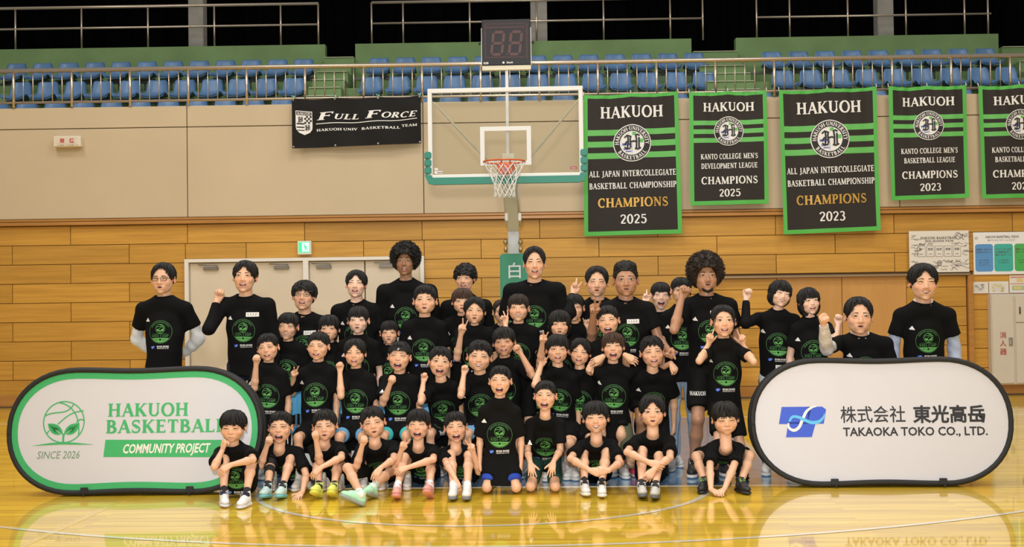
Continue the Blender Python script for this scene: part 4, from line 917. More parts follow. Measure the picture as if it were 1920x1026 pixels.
def head_mesh(age, mouth):
    key = (age, mouth)
    if key in _hd: return _hd[key]
    g = AGE[age]; mw, mh, mz = MOUTH[mouth]; drop = DROP.get(mouth, 0)
    p = [ell((0, .016, .026), (.0755, .094, .087), .01), ell((0, -.020, -.020), (g['fw'], .066, .078), .02), ell((0, -.012, -.048), (g['fw']-.004, .060, .046), .02), ell((0, -.030, g['jz']-drop), (g['jw'], .048, .044), .024),
         ell((0, -.066, g['chz']-drop), (.021, .018, .015), .018)]
    for s in (-1, 1):
        p += [ell((s*.038, -.060, -.032), (g['chk'], .022, .022), .018), ell((s*.030, -.0755, .017), (.022, .012, .010+g['br']*.4), .014)]
    p += [cone((0, -.079, .002), (0, -.0945-(g['ns']-1)*.02, g['nz']), .0070, g['nr'], .014)]
    for s in (-1, 1):
        p += [ell((s*.0115*g['ns'], -.089, g['nz']-.003), (.0078*g['ns'], .009, .0065), .007),
              ell((s*.0315, -.0930, .0), (.017, .010, .010), .012, op='s'), ell((s*.0315, -.0735, -.001), (.0165, .0145, .0140), .008),
              ell((s*.0815, .010, -.010), (.0070, .0185, .031), .006, Rm=[[cos(.55*s), sin(.55*s), 0], [-sin(.55*s), cos(.55*s), 0], [0, 0, 1]]), ell((s*.0860, .003, -.007), (.005, .009, .018), .004, op='s')]
    # nasolabial / mouth mound, lips, cavity
    p += [ell((0, -.073, mz), (.032, .016, .022+mh*.4), .015)]
    ly = -.0885
    zc = mz-drop*.35
    if mouth == 'closed':
        p += [ell((0, ly+.002, zc+.004), (mw, .006, .0045), .004), ell((0, ly+.001, zc-.0045), (mw*.85, .006, .005), .004), ell((0, ly-.004, zc), (mw, .004, .0012), .002, op='s')]
    else:
        n = 12; L = []
        for i in range(n):
            a = 2*pi*i/n; c, s_ = cos(a), sin(a); x = (mw+.002)*c; z = zc+MZ(mouth, c, s_, mh+.0028)
            L.append((x, ly+.010*(abs(c)**2)+.0015, z))
        for i in range(n): p.append(cone(L[i], L[(i+1) % n], .0032, .0032, .004))
        for i in range(-3, 4):
            t = i/3.4; hh = mh*math.sqrt(1-t*t); a_ = MZ(mouth, t, math.sqrt(1-t*t), mh); b_ = MZ(mouth, t, -math.sqrt(1-t*t), mh); rr_ = max((a_-b_)/2-.0004, .0022)
            p.append(cone((mw*.86*t, ly-.012, zc+(a_+b_)/2), (mw*.86*t, ly+.016, zc+(a_+b_)/2), rr_, rr_, .002, op='s'))
    V, F = polymesh(p, .0042, bb=(np.array((-.2, -.2, -.145)), np.array((.2, .2, .2))))
    # colours
    c = np.zeros((len(V), 4), f4); c[:, 3] = 1
    x, y, z = V.T
    lf = (.0110 if mouth == 'smile' else .0085)*np.clip(x/mw, -1, 1)**2*(mouth in ('smile', 'open', 'wide')); e = np.sqrt((x/(mw+.0045))**2+((z-zc-lf)/(mh+.0060))**2)
    front = y < -.06
    inner = np.sqrt((x/mw)**2+((z-zc-lf)/max(mh, .002))**2)
    cav = (inner < 1.15) & front & (y > ly+.006) if mouth != 'closed' else np.zeros(len(V), bool)
    c[:, 0] = np.where(front & (e < 1.05), .50, 0); c[cav, 1] = 1
    ch = np.exp(-(((np.abs(x)-.043)/.018)**2+((z+.03)/.017)**2))*(y < -.03); nose = np.exp(-((x/.013)**2+((z-g['nz'])/.012)**2))*(y < -.085)
    ear = (np.abs(x) > .074)*1.0*(z < .02); c[:, 2] = np.clip(.45*ch+.35*nose+.45*ear, 0, 1)
    bv = BVHTree.FromPolygons([tuple(map(float, q)) for q in V], [tuple(map(int, q)) for q in F])
    _hd[key] = (V, F, c, bv, dict(mw=mw, mh=mh, zc=zc, ly=ly)); return _hd[key]
def onface(bv, x, z, off):
    h = bv.ray_cast(Vector((x, -.3, z)), Vector((0, 1, 0)))
    if h[0] is None: return Vector((x, -.06, z))
    return h[0]+Vector((h[1].x*off, -off, 0)) if h[1].y < 0 else h[0]+Vector((0, -off, 0))
eye_w = mat('eye_white', (.70, .66, .62), .25); eye_d = mat('eye_dark', (.010, .006, .004), .4, spec=.3); lash = mat('eyelash', (.02, .013, .011), .6); teeth_m = mat('teeth', (.80, .76, .68), .3); tongue_m = mat('tongue', (.45, .12, .11), .4); dimr = mat('inner_mouth', (.07, .012, .012), .7)
hairc = {'k': mat('black_hair', (.0085, .007, .0065), .55, spec=.28, var=.3, vscale=60), 'd': mat('dark_brown_hair', (.020, .012, .008), .55, spec=.28, var=.3, vscale=60), 'b': mat('brown_hair', (.045, .022, .012), .55, spec=.3, var=.3, vscale=60)}
_ft = {}
def face_parts(age, mouth, eyes):
    key = (age, mouth, eyes)
    if key in _ft: return _ft[key]
    V, F, c, bv, g = head_mesh(age, mouth); out = {}
    big = {'k': 1.0, 'f': 1.0, 'a': .92}[age]
    for s in (-1, 1):
        F_ = MB(); cx = s*.0315; w = .0145*big; hu, hl = {'open': (.0060, .0040), 'squint': (.0024, .0014), 'shut': (.0008, .0006), 'small': (.0040, .0024)}[eyes]
        arch = {'open': 0, 'squint': .0022, 'shut': .003, 'small': .0006}[eyes]
        n = 12; top = []; bot = []
        for i in range(n+1):
            t = -1+2*i/n; q = (1-t*t)**.7; x = cx+t*w; tilt = .0012*t*s
            z0 = arch*(1-t*t)+tilt; top.append((x, z0+hu*q)); bot.append((x, z0-hl*q))
        P = [onface(bv, x, z, .0006) for x, z in top]+[onface(bv, x, z, .0006) for x, z in bot]
        F_.add(P, [(i, i+1, n+2+i, n+1+i) for i in range(n)], 0, smooth=True)
        if eyes != 'shut':
            m = 14; ri = .0074*big; icx = cx; iz = .0008+arch
            ring_ = []
            for i in range(m):
                a = 2*pi*i/m; x = icx+ri*cos(a); t = max(-1, min(1, (x-cx)/w)); q = (1-t*t)**.7; z0 = arch*(1-t*t)+.0012*t*s
                z = max(z0-hl*q, min(z0+hu*q, iz+ri*sin(a))); ring_.append(onface(bv, x, z, .0011))
            F_.add([onface(bv, icx, iz if eyes == 'open' else iz, .0012)]+ring_, [(0, 1+i, 1+(i+1) % m) for i in range(m)], 1, smooth=True)
        th = {'open': .0021, 'squint': .0031, 'shut': .0031, 'small': .0026}[eyes]
        F_.tube([onface(bv, x, z+th*.3, .0009) for x, z in top], [th*(.5+.5*(1-abs(-1+2*i/n)**2)) for i in range(n+1)], 5, 2)
        if eyes == 'open': F_.tube([onface(bv, x, z+.0036, .0002) for x, z in top[2:-2]], .0006, 4, 2)
        out['eye%d' % s] = F_.mesh('eye', [eye_w, eye_d, lash])
        B = MB(); bz = {'open': .0215, 'squint': .0195, 'shut': .0185, 'small': .019}[eyes]; bt = .0036 if age == 'a' else .0028
        L = [(s*(.014+.034*t), bz+.0055*sin(pi*min(1, t*.75+.15))-.002*t) for t in [i/7 for i in range(8)]]
        P = []
        for i, (x, z) in enumerate(L): hh = bt*(1-(i/7)**2*.75); P += [onface(bv, x, z-hh, .0008), onface(bv, x, z, .0026), onface(bv, x, z+hh, .0008)]
        B.add(P, [(3*i+a, 3*i+a+1, 3*i+a+4, 3*i+a+3) for i in range(7) for a in (0, 1)], smooth=True); out['brow%d' % s] = B.mesh('eyebrow', lash)
    M_ = MB(); mw, mh, zc, ly = g['mw'], g['mh'], g['zc'], g['ly']
    if mouth != 'closed':
        # inner mouth back, upper teeth, tongue
        n = 8
        M_.add([(0, ly+.017, zc)]+[(mw*1.02*cos(2*pi*i/14), ly+.016, zc+.001+(mh+.0015)*sin(2*pi*i/14)) for i in range(14)], [(0, 1+i, 1+(i+1) % 14) for i in range(14)], 2)
        up = []; ht = {'wide': .0075, 'open': .0070, 'smile': .0085, 'ajar': .0035}[mouth]; zt_ = zc+MZ(mouth, 0, 1, mh)+.0015
        tw = mw*.80
        for i in range(n+1):
            t = -1+2*i/n; x = t*tw; y = ly+.0045+.009*t*t; lift = .003*t*t
            up += [(x, y, zt_), (x, y-.0004, zt_-ht*(1-.25*t*t)+lift)]
        M_.add(up, [(2*i, 2*i+2, 2*i+3, 2*i+1) for i in range(n)], 0, smooth=True)
        if mouth in ('wide', 'open'):
            k = 10; M_.lathe([(0, .0035), (.006, .003), (.010, .001), (.0115, -.003), (.0105, -.006)], 14, 1, T((0, ly+.012, zc-mh+.0050)) @ Matrix.Diagonal((mw/.0150, .9, 1.5, 1)))
        if False:
            lo_ = []
            for i in range(n+1): t = -1+2*i/n; lo_ += [(t*tw*.8, ly+.008+.008*t*t, zc-mh+.0055+.002*t*t), (t*tw*.8, ly+.0075+.008*t*t, zc-mh-.001)]
            M_.add(lo_, [(2*i, 2*i+2, 2*i+3, 2*i+1) for i in range(n)], 0, smooth=True)
    else:
        L = [(-mw*.9+1.8*mw*i/8, zc-.0008+.0015*(abs(-1+i/4)**2)) for i in range(9)]; M_.tube([onface(bv, x, z, .0004) for x, z in L], .0009, 4, 2)
    out['mouth'] = M_.mesh('mouth', [teeth_m, tongue_m, dimr])
    _ft[key] = out; return out
# ---------------------------------------------------------------- hair
HS = {  # thickness side/top/back, hairline knots (azimuth 0 front .. pi back -> z), jag, volume ellipsoids
 'short': dict(t=(.004, .013, .010), spk=60, z=[(0, .058), (.2, .046), (.45, .054), (.72, .032), (.95, .0), (1.12, -.022), (1.3, -.008), (1.5, .012), (1.8, .005), (2.1, -.05), (3.15, -.075)], jag=.008),
 'crop': dict(spk=40, t=(.003, .012, .007), z=[(0, .056), (.45, .052), (.75, .030), (.95, .0), (1.12, -.018), (1.3, .0), (1.5, .015), (1.8, .01), (2.1, -.04), (3.15, -.065)], jag=.004),
 'bowl': dict(t=(.010, .014, .013), z=[(0, .032), (.5, .028), (.8, .014), (.98, -.012), (1.15, -.020), (1.4, -.004), (1.6, .0), (1.9, -.02), (2.2, -.07), (3.15, -.085)], jag=.007),
 'fringe': dict(t=(.010, .014, .014), z=[(0, .026), (.4, .032), (.7, .012), (.95, -.015), (1.12, -.035), (1.4, -.012), (1.6, -.005), (1.9, -.03), (2.2, -.08), (3.15, -.095)], jag=.014),
 'curtain': dict(t=(.010, .015, .013), z=[(0, .080), (.20, .064), (.42, .040), (.65, .010), (.9, -.014), (1.12, -.030), (1.4, -.008), (1.6, .0), (1.9, -.02), (2.2, -.07), (3.15, -.085)], jag=.006),
 'parted': dict(t=(.007, .016, .010), z=[(0, .082), (.3, .078), (.55, .060), (.78, .024), (.98, -.008), (1.12, -.024), (1.3, -.005), (1.5, .01), (1.8, .005), (2.1, -.05), (3.15, -.075)], jag=.005),
 'wavy': dict(t=(.020, .020, .018), z=[(0, .042), (.3, .032), (.6, .018), (.85, .004), (1.05, -.012), (1.3, -.005), (1.6, .002), (1.9, -.02), (2.2, -.06), (3.15, -.08)], jag=.012, wob=.0055, wf=85),
 'bob': dict(t=(.013, .016, .016), z=[(0, .024), (.45, .020), (.66, .004), (.80, -.045), (.95, -.085), (1.3, -.100), (2, -.108), (3.15, -.112)], jag=.008, vol=[((0, .022, -.035), (.092, .088, .085))]),
 'longbob': dict(t=(.013, .016, .016), z=[(0, .022), (.45, .018), (.62, .0), (.76, -.060), (.95, -.105), (1.3, -.13), (2, -.135), (3.15, -.14)], jag=.008, vol=[((0, .024, -.045), (.095, .085, .105))]),
 'tied': dict(t=(.005, .009, .008), z=[(0, .022), (.40, .026), (.62, .020), (.85, .012), (.98, -.01), (1.1, -.015), (1.3, .005), (1.5, .012), (1.8, .0), (2.1, -.05), (3.15, -.075)], jag=.014, pony=True),
 'back': dict(t=(.005, .010, .008), z=[(0, .070), (.35, .066), (.62, .048), (.85, .020), (1.0, -.005), (1.12, -.022), (1.3, .005), (1.5, .012), (1.8, .0), (2.1, -.05), (3.15, -.075)], jag=.003, pony=True),
 'long': dict(t=(.007, .011, .010), z=[(0, .064), (.25, .060), (.45, .040), (.66, .010), (.84, -.03), (.98, -.10), (1.3, -.16), (2, -.19), (3.15, -.20)], jag=.006, vol=[((0, .040, -.07), (.080, .060, .13))]),
 'fade': dict(t=(.005, .030, .008), z=[(0, .062), (.5, .060), (.80, .040), (.95, .012), (1.1, -.010), (1.3, .0), (1.5, .015), (1.8, .01), (2.1, -.03), (3.15, -.06)], jag=.002, wob=.003, wf=160, boxy=True),
 'afro': dict(t=(.046, .048, .042), z=[(0, .060), (.35, .056), (.65, .032), (.90, -.005), (1.05, -.05), (1.3, -.09), (3.15, -.12)], jag=.004, wob=.006, wf=120, tufts=1500, cz=.046),
 'curly': dict(t=(.026, .030, .022), z=[(0, .034), (.3, .028), (.6, .022), (.85, .004), (1.05, -.010), (1.3, -.005), (1.6, .002), (1.9, -.02), (2.2, -.06), (3.15, -.08)], jag=.010, wob=.007, wf=95, tufts=420),
}
_hr = {}
def hair_mesh(style, seed, col):
    key = (style, seed, col)
    if key in _hr: return _hr[key]
    s = HS[style]; r = random.Random(seed*31+hash(len(style))); ts, tt_, tb = s['t']; zk = np.array(s['z'], f4); ph = [r.uniform(0, 6.3) for _ in range(8)]; sw = r.uniform(-.15, .15)
    CZ = s.get('cz', .026); c0 = npv((0, .016, CZ)); R = npv((.0755+ts, .094+tb, .087+tt_))
    p = [ell(c0, R, .01)]
    if s.get('boxy'): p = [ell(c0, (.0755+ts, .094+tb, .087+.012), .01), ell((0, .01, .088), (.075, .082, .052), .012)]
    for c, q in s.get('vol', []): p.append(ell(c, q, .02))
    jag = s['jag']; wob = s.get('wob', .0028); wf = s.get('wf', 0)
    def zcut(P):
        x, y, z = P[..., 0], P[..., 1], P[..., 2]; th = np.arctan2(np.abs(x+.0), -(y-.0)); sg = np.sign(x)
        zz = np.interp(th, zk[:, 0], zk[:, 1]); a = np.arctan2(x, -y)
        j = jag*(.5*np.sin(a*17+ph[0])+.35*np.sin(a*31+ph[1])+.35*np.sin(a*53+ph[2]))*np.clip(1.3-th*.6, .25, 1)
        return zz+j+sw*np.where(th < .8, x*.25, 0)
    def disp(P):
        x, y, z = P[..., 0], P[..., 1], P[..., 2]
        if wf: return wob*(np.sin(x*wf+ph[0]+2*np.sin(z*wf*.6))*np.sin(z*wf*.9+ph[1])+np.sin(y*wf*.8+ph[2]+z*20)*.7)*1.0
        a = np.arctan2(x, -(y-.02)); el = np.arctan2(z-.0, np.sqrt(x*x+(y-.02)**2))
        return wob*(np.sin(a*14+ph[3]+2*np.sin(el*3))*.6+np.sin(a*33+ph[4]+el*5)*.5)*np.clip(1.6-el, .1, 1)
    D, lo, vox = field(p, .0052, disp)
    n = D.shape; ax = [(lo[i]+vox*np.arange(n[i])).astype(f4) for i in range(3)]; G = np.stack(np.meshgrid(*ax, indexing='ij'), -1)
    D = np.maximum(D, (zcut(G)-G[..., 2])*.85)
    if style in ('bob', 'longbob', 'long'):      # keep the face open between the side curtains
        fx = {'bob': .056, 'longbob': .055, 'long': .060}[style]
        D = np.maximum(D, np.where(G[..., 2] < .015, np.minimum(fx-np.abs(G[..., 0])+np.maximum(0, -G[..., 2]-.06)*.3, -(G[..., 1]+.005)), -1)*.8)
    V, F = nets(D, lo, vox); mb = MB()
    # locks that flow from the crown to the hairline
    if not s.get('boxy'):
        cr = Vector((.01*(1 if seed % 2 else -1), .035, .026+R[2])); nl = 64 if not s.get('tufts') else 0
        for i in range(nl):
            a = -pi+2*pi*(i+r.random()*.8)/nl; zz = float(zcut(np.array([sin(a)*.08, -cos(a)*.08, 0], f4))); th = abs(a)
            if style in ('bob', 'longbob', 'long') and th > .7: zz += .01
            L = []; m = 6; el0 = 1.45; el1 = math.asin(max(-.95, min(.95, (zz-.026+r.uniform(-.004, .008))/R[2])))
            tw = r.uniform(-.12, .12)
            for k in range(m):
                t = k/(m-1); el_ = el0+(el1-el0)*t; aa = a+tw*t; g_ = 1.0+.02*sin(t*pi)+(.02 if t < .95 else .0)
                L.append(Vector((sin(aa)*cos(el_)*R[0]*g_, .016-cos(aa)*cos(el_)*R[1]*g_, .026+sin(el_)*R[2]*g_)))
            mb.tube(L, [.002, .005, .0062, .0062, .005, .0015], 4, caps=False)
    if s.get('tufts'):
        for i in range(s['tufts']):
            a = r.uniform(-pi, pi); el_ = math.asin(r.uniform(-.85 if style == 'afro' else -.5, 1)); q = Vector((sin(a)*cos(el_)*R[0], .016-cos(a)*cos(el_)*R[1], CZ+sin(el_)*R[2]))
            if q.z < float(zcut(np.array(q, f4)))+.01: continue
            nrm = (q-Vector((0, .016, CZ))).normalized(); u = nrm.orthogonal().normalized(); w = nrm.cross(u); a0 = r.uniform(0, 6); L = []; rr = r.uniform(.004, .008); hgt = r.uniform(.010, .022)*(1 if style == 'afro' else .7)
            for k in range(6): t = k/5; L.append(q-nrm*.006+nrm*hgt*t+(u*cos(a0+t*5)+w*sin(a0+t*5))*rr*(.4+.6*t))
            mb.tube(L, [.0034, .0034, .0030, .0026, .0020, .001], 3, caps=False)
    for i in range(s.get('spk', 0)):
        a = r.uniform(-pi, pi); el_ = math.asin(r.uniform(.15, 1)); q = Vector((sin(a)*cos(el_)*R[0], .016-cos(a)*cos(el_)*R[1], .026+sin(el_)*R[2])); nrm = (q-Vector((0, .016, .0))).normalized()
        if q.z < float(zcut(np.array(q, f4)))+.02: continue
        tip = q+nrm*r.uniform(.004, .011)+Vector((r.uniform(-1, 1), -1.2, -.2))*.010; mb.tube([q-nrm*.004, q.lerp(tip, .5)+nrm*.002, tip], [.0065, .0045, .0008], 4, caps=False)
    if s.get('pony'):
        mb.tube([(0, .10, .05), (0, .135, .055), (.0, .155, .02), (.0, .155, -.04), (0, .14, -.09)], [.014, .02, .024, .02, .004], 8)
        for k in range(7):
            for sx in (-1, 1):
                x = sx*r.uniform(.050, .066); mb.tube([(x, -.060, .040), (x*1.13, -.058, .0), (x*1.12, -.052, -.035-.01*k*r.random())], [.002, .0018, .0004], 3, caps=False)
    lv = np.array(mb.v, f4).reshape(-1, 3); quads = [q if len(q) == 4 else q+(q[-1],) for q in mb.f if len(q) in (3, 4)]; quads = [q for q in quads if len(set(q)) == 4]
    if len(quads): V, F = merge([(V, F), (lv, np.array(quads, dtype=np.int64))])
    _hr[key] = npmesh('hair', V, F, hairc[col]); return _hr[key]
# ---------------------------------------------------------------- hands and arms
CURL = {'in': (80, 95, 60), 'rel': (22, 28, 18), 'str': (4, 4, 3), 'half': (50, 55, 30), 'hook': (35, 70, 40)}
GEST = {'fist': ['in']*4+['fold'], 'v': ['str', 'str', 'in', 'in', 'fold'], 'relax': ['rel']*4+['side'], 'flat': ['str']*4+['out'], 'gun': ['str', 'in', 'in', 'in', 'up'], 'drape': ['half']*4+['side'], 'point': ['hook', 'in', 'in', 'in', 'fold'], 'grip': ['half']*4+['side']}
def hand_prims(wr, d, n, side, s, gest):
    d = Vector(d).normalized(); n = Vector(n); n = (n-d*n.dot(d)).normalized(); w = d.cross(n)*side
    P = []; pl_ = .088*s; g = GEST[gest]
    P.append(cone(wr, wr+d*.03*s, .024*s, .026*s, .012*s, flat=n, ff=1.25))
    P.append(cone(wr+d*.028*s+w*.004*s, wr+d*pl_*.86+w*.004*s, .030*s, .036*s, .012*s, flat=n, ff=2.1)); P.append(cone(wr+d*.035*s-w*.014*s, wr+d*pl_*.9-w*.02*s, .018*s, .017*s, .008*s)); P.append(cone(wr+d*.035*s+w*.014*s, wr+d*pl_*.9+w*.020*s, .019*s, .017*s, .008*s))
    for i in range(4):
        off = (.027, .009, -.009, -.026)[i]*s; L = (.074, .082, .076, .060)[i]*s; r = (.0092, .0095, .0090, .0080)[i]*s
        base = wr+d*(pl_*(1.0, 1.03, .99, .92)[i])+w*off; cu = CURL[g[i]]; spl = (10, 1, -5, -12)[i] if gest != 'v' else (13, -9, -4, -8)[i]
        if g[i] == 'in': spl *= .2
        dd = (d*cos(radians(spl))+w*sin(radians(spl))); ang = 0; q = base-d*.012*s
        for seg, fr_ in zip(cu, (.47, .30, .23)):
            ang += radians(seg); v = dd*cos(ang)+n*sin(ang); e = q+v*(L*fr_+(.012*s if fr_ == .47 else 0)); P.append(cone(q, e, r, r*.93, .0030*s)); q = e; r *= .93
    tb = wr+d*.022*s+w*.020*s+n*.004*s; k = g[4]
    if k == 'fold': pts = [tb, tb+d*.040*s+w*.016*s+n*.010*s, wr+d*pl_*.82+w*.020*s+n*.034*s, wr+d*pl_*.88-w*.006*s+n*.040*s]
    elif k == 'up': pts = [tb, tb+d*.022*s+w*.024*s, tb+d*.040*s+w*.048*s, tb+d*.062*s+w*.062*s]
    elif k == 'out': pts = [tb, tb+d*.026*s+w*.024*s, tb+d*.048*s+w*.046*s, tb+d*.068*s+w*.060*s]
    else: pts = [tb, tb+d*.034*s+w*.016*s+n*.006*s, tb+d*.062*s+w*.022*s+n*.012*s, tb+d*.084*s+w*.022*s+n*.016*s]
    rs = [.0150*s, .0120*s, .0100*s, .0085*s]
    for a in range(3): P.append(cone(pts[a], pts[a+1], rs[a], rs[a+1], .006*s))
    return P
def arm_prims(S_, E_, Wr, m, s, handdir, n, side, gest, bare):
    P = []
    if bare: P.append(cone(S_, E_, .046*m, .037*m, .01))
    else: P.append(cone(S_, E_, .036*m, .030*m, .01))
    mid = E_.lerp(Wr, .28)
    P += [cone(E_, mid, .035*m, .0400*m, .012), cone(mid, Wr, .0400*m, .0255*m, .012, flat=n, ff=1.1)]
    return P+hand_prims(Wr, handdir, n, side, s, gest)
# ---------------------------------------------------------------- the printed shirt front
def camp_print():
    F = Flat(); r = .098
    F.ring(0, 0, r*.968, r, lg, 1, 48)
    F.arctext('HAKUOH BASKETBALL', 0, 0, r*.845, r*.125, lg, 1, 90, True, .1, .95)
    ball(F, 0, r*.28, r*.40, lg2, 1, .075, .7)
    F.poly([(-r*.84, -r*.19), (0, -r*.135), (r*.84, -r*.19), (0, -r*.165)], lg, 1)
    F.serif('-KIDS CAMP-', 0, -r*.45, r*.21, lg, 1, width=r*1.56, track=.12)
    P = []; n = 20
    for i in range(n+1):
        a = radians(212+116*i/n); P.append((r*.93*cos(a), r*.93*sin(a)))
    top = [(x, -r*.56+(-.04*r)*(1-(x/(.8*r))**2)*-1.2) for x, y in P]
    F.poly(P+top, lg2, 1, [(i, i+1, n+2+i, n+1+i) for i in range(n)])
    F.rect(-r*.08, -r*.74, r*.08, -r*.60, MATS['tee_black'], 2); F.rect(-r*.5, -r*.69, -r*.18, -r*.66, MATS['tee_black'], 2); F.rect(r*.18, -r*.69, r*.5, -r*.66, MATS['tee_black'], 2)
    tt_logo(F, -.082, -.143, .036, navyb, skyb, white, 1)
    F.text('株式会社 東光高岳', .022, -.131, .0150, white, 1, .018, width=.100, res=1); F.text('TAKAOKA TOKO CO., LTD.', .022, -.1445, .0085, white, 1, .015, width=.100, res=1)
    bars(F, -.137, .088, .046, white, 1)
    return F
tee = mat('tee_black', (.0042, .0042, .0045), .86, spec=.14, bump=.25, bscale=16, sheen=0)
shorts_k = mat('black_shorts', (.005, .005, .0055), .85, spec=.15, bump=.2, bscale=14)
PRINT = camp_print()
PRINT = refine(PRINT, .016)
def project(Fl, name, bv, C, rt, up, fr, parent, off=(0, 0), eps=.0013, rng=.2):
    pts = []; ok = []
    for (a, b), l in zip(Fl.v, Fl.l):
        o = C+rt*(a+off[0])+up*(b+off[1])+fr*.6; h = bv.ray_cast(o, -fr)
        good = h[0] is not None and abs(h[3]-.6+.0) < rng+.2; ok.append(good); pts.append(tuple((h[0] if good else o)+fr*(.0016+eps*l)))
    fs = []; ms = []
    for f, m in zip(Fl.f, Fl.m):
        if all(ok[i] for i in f) and max((Vector(pts[f[0]])-Vector(pts[i])).length for i in f) < .06: fs.append(f); ms.append(m)
    if not fs: return None
    me = bpy.data.meshes.new(name); me.from_pydata(pts, [], fs)
    for m in Fl.mats: me.materials.append(m)
    me.polygons.foreach_set('material_index', ms); me.update(); return link(name, me, parent)
# ---------------------------------------------------------------- shoes
_sh = {}
def shoe_meshes():
    if _sh: return _sh
    up = [ell((0, -.105, -.028), (.042, .075, .030), .01), ell((0, -.05, -.01), (.036, .075, .042), .02), ell((0, .012, -.02), (.036, .045, .048), .02), cone((0, -.01, .0), (0, .005, .045), .040, .038, .015), ell((0, .0, .075), (.030, .034, .028), .01, op='s')]
    V, F = polymesh(up, .0085); V[:, 2] = np.maximum(V[:, 2], -.052); _sh['upper'] = (V, F)
    so = [ell((0, -.115, -.058), (.046, .075, .020), .01), ell((0, -.04, -.058), (.040, .08, .022), .015), ell((0, .025, -.055), (.041, .045, .026), .015)]
    V, F = polymesh(so, .0085); V[:, 2] = np.clip(V[:, 2], -.076, -.044); _sh['sole'] = (V, F)
    mb = MB()
    for k in range(4):
        y = -.085+.02*k; z = .008+.010*k
        mb.tube([(-.026, y, z-.012), (0, y-.003, z+.004), (.026, y+.01, z-.010)], .0035, 5); mb.tube([(.026, y, z-.012), (0, y-.003, z+.006), (-.026, y+.01, z-.010)], .0035, 5)
    mb.tube([(0, -.02, .045), (-.025, -.035, .055), (-.03, -.045, .03), (-.01, -.03, .045)], .003, 5); mb.tube([(0, -.02, .045), (.025, -.035, .055), (.03, -.045, .03), (.01, -.03, .045)], .003, 5)
    mb.tube([(0, -.02, .045), (-.02, -.05, .03), (-.026, -.06, .0)], .003, 5)
    _sh['lace'] = mb; return _sh
def cm(name, c, r=.5): return mat(name, c, r)
SHOE = {'white': ((.74, .73, .71), (.70, .69, .67), (.75, .74, .72)), 'whitegrey': ((.70, .69, .66), (.16, .17, .19), (.75, .74, .72)), 'whiteblue': ((.72, .72, .74), (.62, .62, .66), (.03, .04, .25)), 'mint': ((.50, .68, .66), (.14, .45, .50), (.58, .74, .72)),
        'yellow': ((.66, .72, .16), (.62, .62, .10), (.70, .75, .22)), 'green': ((.38, .70, .48), (.25, .30, .27), (.55, .78, .60)), 'pink': ((.68, .33, .30), (.62, .26, .24), (.72, .42, .40)), 'black': ((.012, .012, .014), (.014, .014, .016), (.02, .02, .02)), 'blackgreen': ((.012, .012, .014), (.012, .012, .013), (.30, .62, .08)),
        'blackwhite': ((.016, .016, .018), (.62, .62, .60), (.5, .5, .5)), 'hotpink': ((.80, .08, .16), (.70, .55, .55), (.8, .3, .35)), 'greywhite': ((.50, .49, .46), (.10, .11, .12), (.66, .65, .62))}
def put_shoe(root, an, toe, upv, s, kind, side, ground=False):
    M_ = shoe_meshes(); y = -Vector(toe).normalized(); z = Vector(upv); z = (z-y*z.dot(y)).normalized(); x = y.cross(z)
    M = Matrix(((x.x*s, y.x*s, z.x*s, an.x), (x.y*s, y.y*s, z.y*s, an.y), (x.z*s, y.z*s, z.z*s, an.z), (0, 0, 0, 1)))
    u, so, la = SHOE[kind]
    if ground:
        sv = M_['sole'][0]; mn = float((sv@np.array([x.z, y.z, z.z], f4)*s).min()); M[2][3] = -mn
    k = 'sh_'+kind
    if k not in _sh:
        _sh[k] = (npmesh('shoe', *M_['upper'], mat('shoe_upper_'+kind, u, .5, bump=.2, bscale=60, var=.06, vscale=40)), npmesh('sole', *M_['sole'], cm('shoe_sole_'+kind, so)), M_['lace'].mesh('laces', cm('shoe_lace_'+kind, la, .7)))
    a = link('shoe', _sh[k][0], root, M); link('sole', _sh[k][1], a); link('laces', _sh[k][2], a)
# ---------------------------------------------------------------- a person
def joint_on_ray(e, A, B_, la, lb, y0, y1, pref=None):
    best = None
    for i in range(61):
        Y = y0+(y1-y0)*i/60; p = px(e[0], e[1], Y); c = ((p-A).length-la)**2+((p-B_).length-lb)**2+(0 if pref is None else .02*(Y-pref)**2)
        if best is None or c < best[0]: best = (c, p)
    return best[1]
def ik(A, B_, la, lb, pole):
    d = B_-A; L = min(d.length, (la+lb)*.999); dn = d.normalized(); x = (la*la-lb*lb+L*L)/(2*L); h = math.sqrt(max(la*la-x*x, 0)); p = pole-dn*pole.dot(dn); p.normalize()
    return A+dn*x+p*h
bvh = lambda V, F: BVHTree.FromPolygons(V.tolist(), F.tolist())
COUNT = [0]
BOT = {'k': 'black_shorts', 'navy': 'navy_cloth', 'jean': 'light_denim', 'blue': 'blue_shorts', 'dgreen': 'dark_green_shorts', 'olive': 'olive_shorts', 'lblue': 'sky_shorts', 'turq': 'turquoise_shorts', 'slack': 'dark_trousers', 'grey': 'pale_grey_trousers'}
for k_, c_ in (('navy_cloth', (.012, .014, .035)), ('light_denim', (.30, .38, .48)), ('blue_shorts', (.02, .06, .38)), ('dark_green_shorts', (.012, .045, .035)), ('olive_shorts', (.085, .095, .055)), ('sky_shorts', (.12, .32, .52)), ('turquoise_shorts', (.05, .42, .44)), ('dark_trousers', (.015, .015, .018)), ('pale_grey_trousers', (.46, .49, .52))): mat(k_, c_, .8, spec=.25, bump=.3, bscale=14, var=.12)
SOCK = {'w': mat('white_sock', (.72, .71, .69), .85), 'k': mat('black_sock', (.012, .012, .014), .85), None: None}
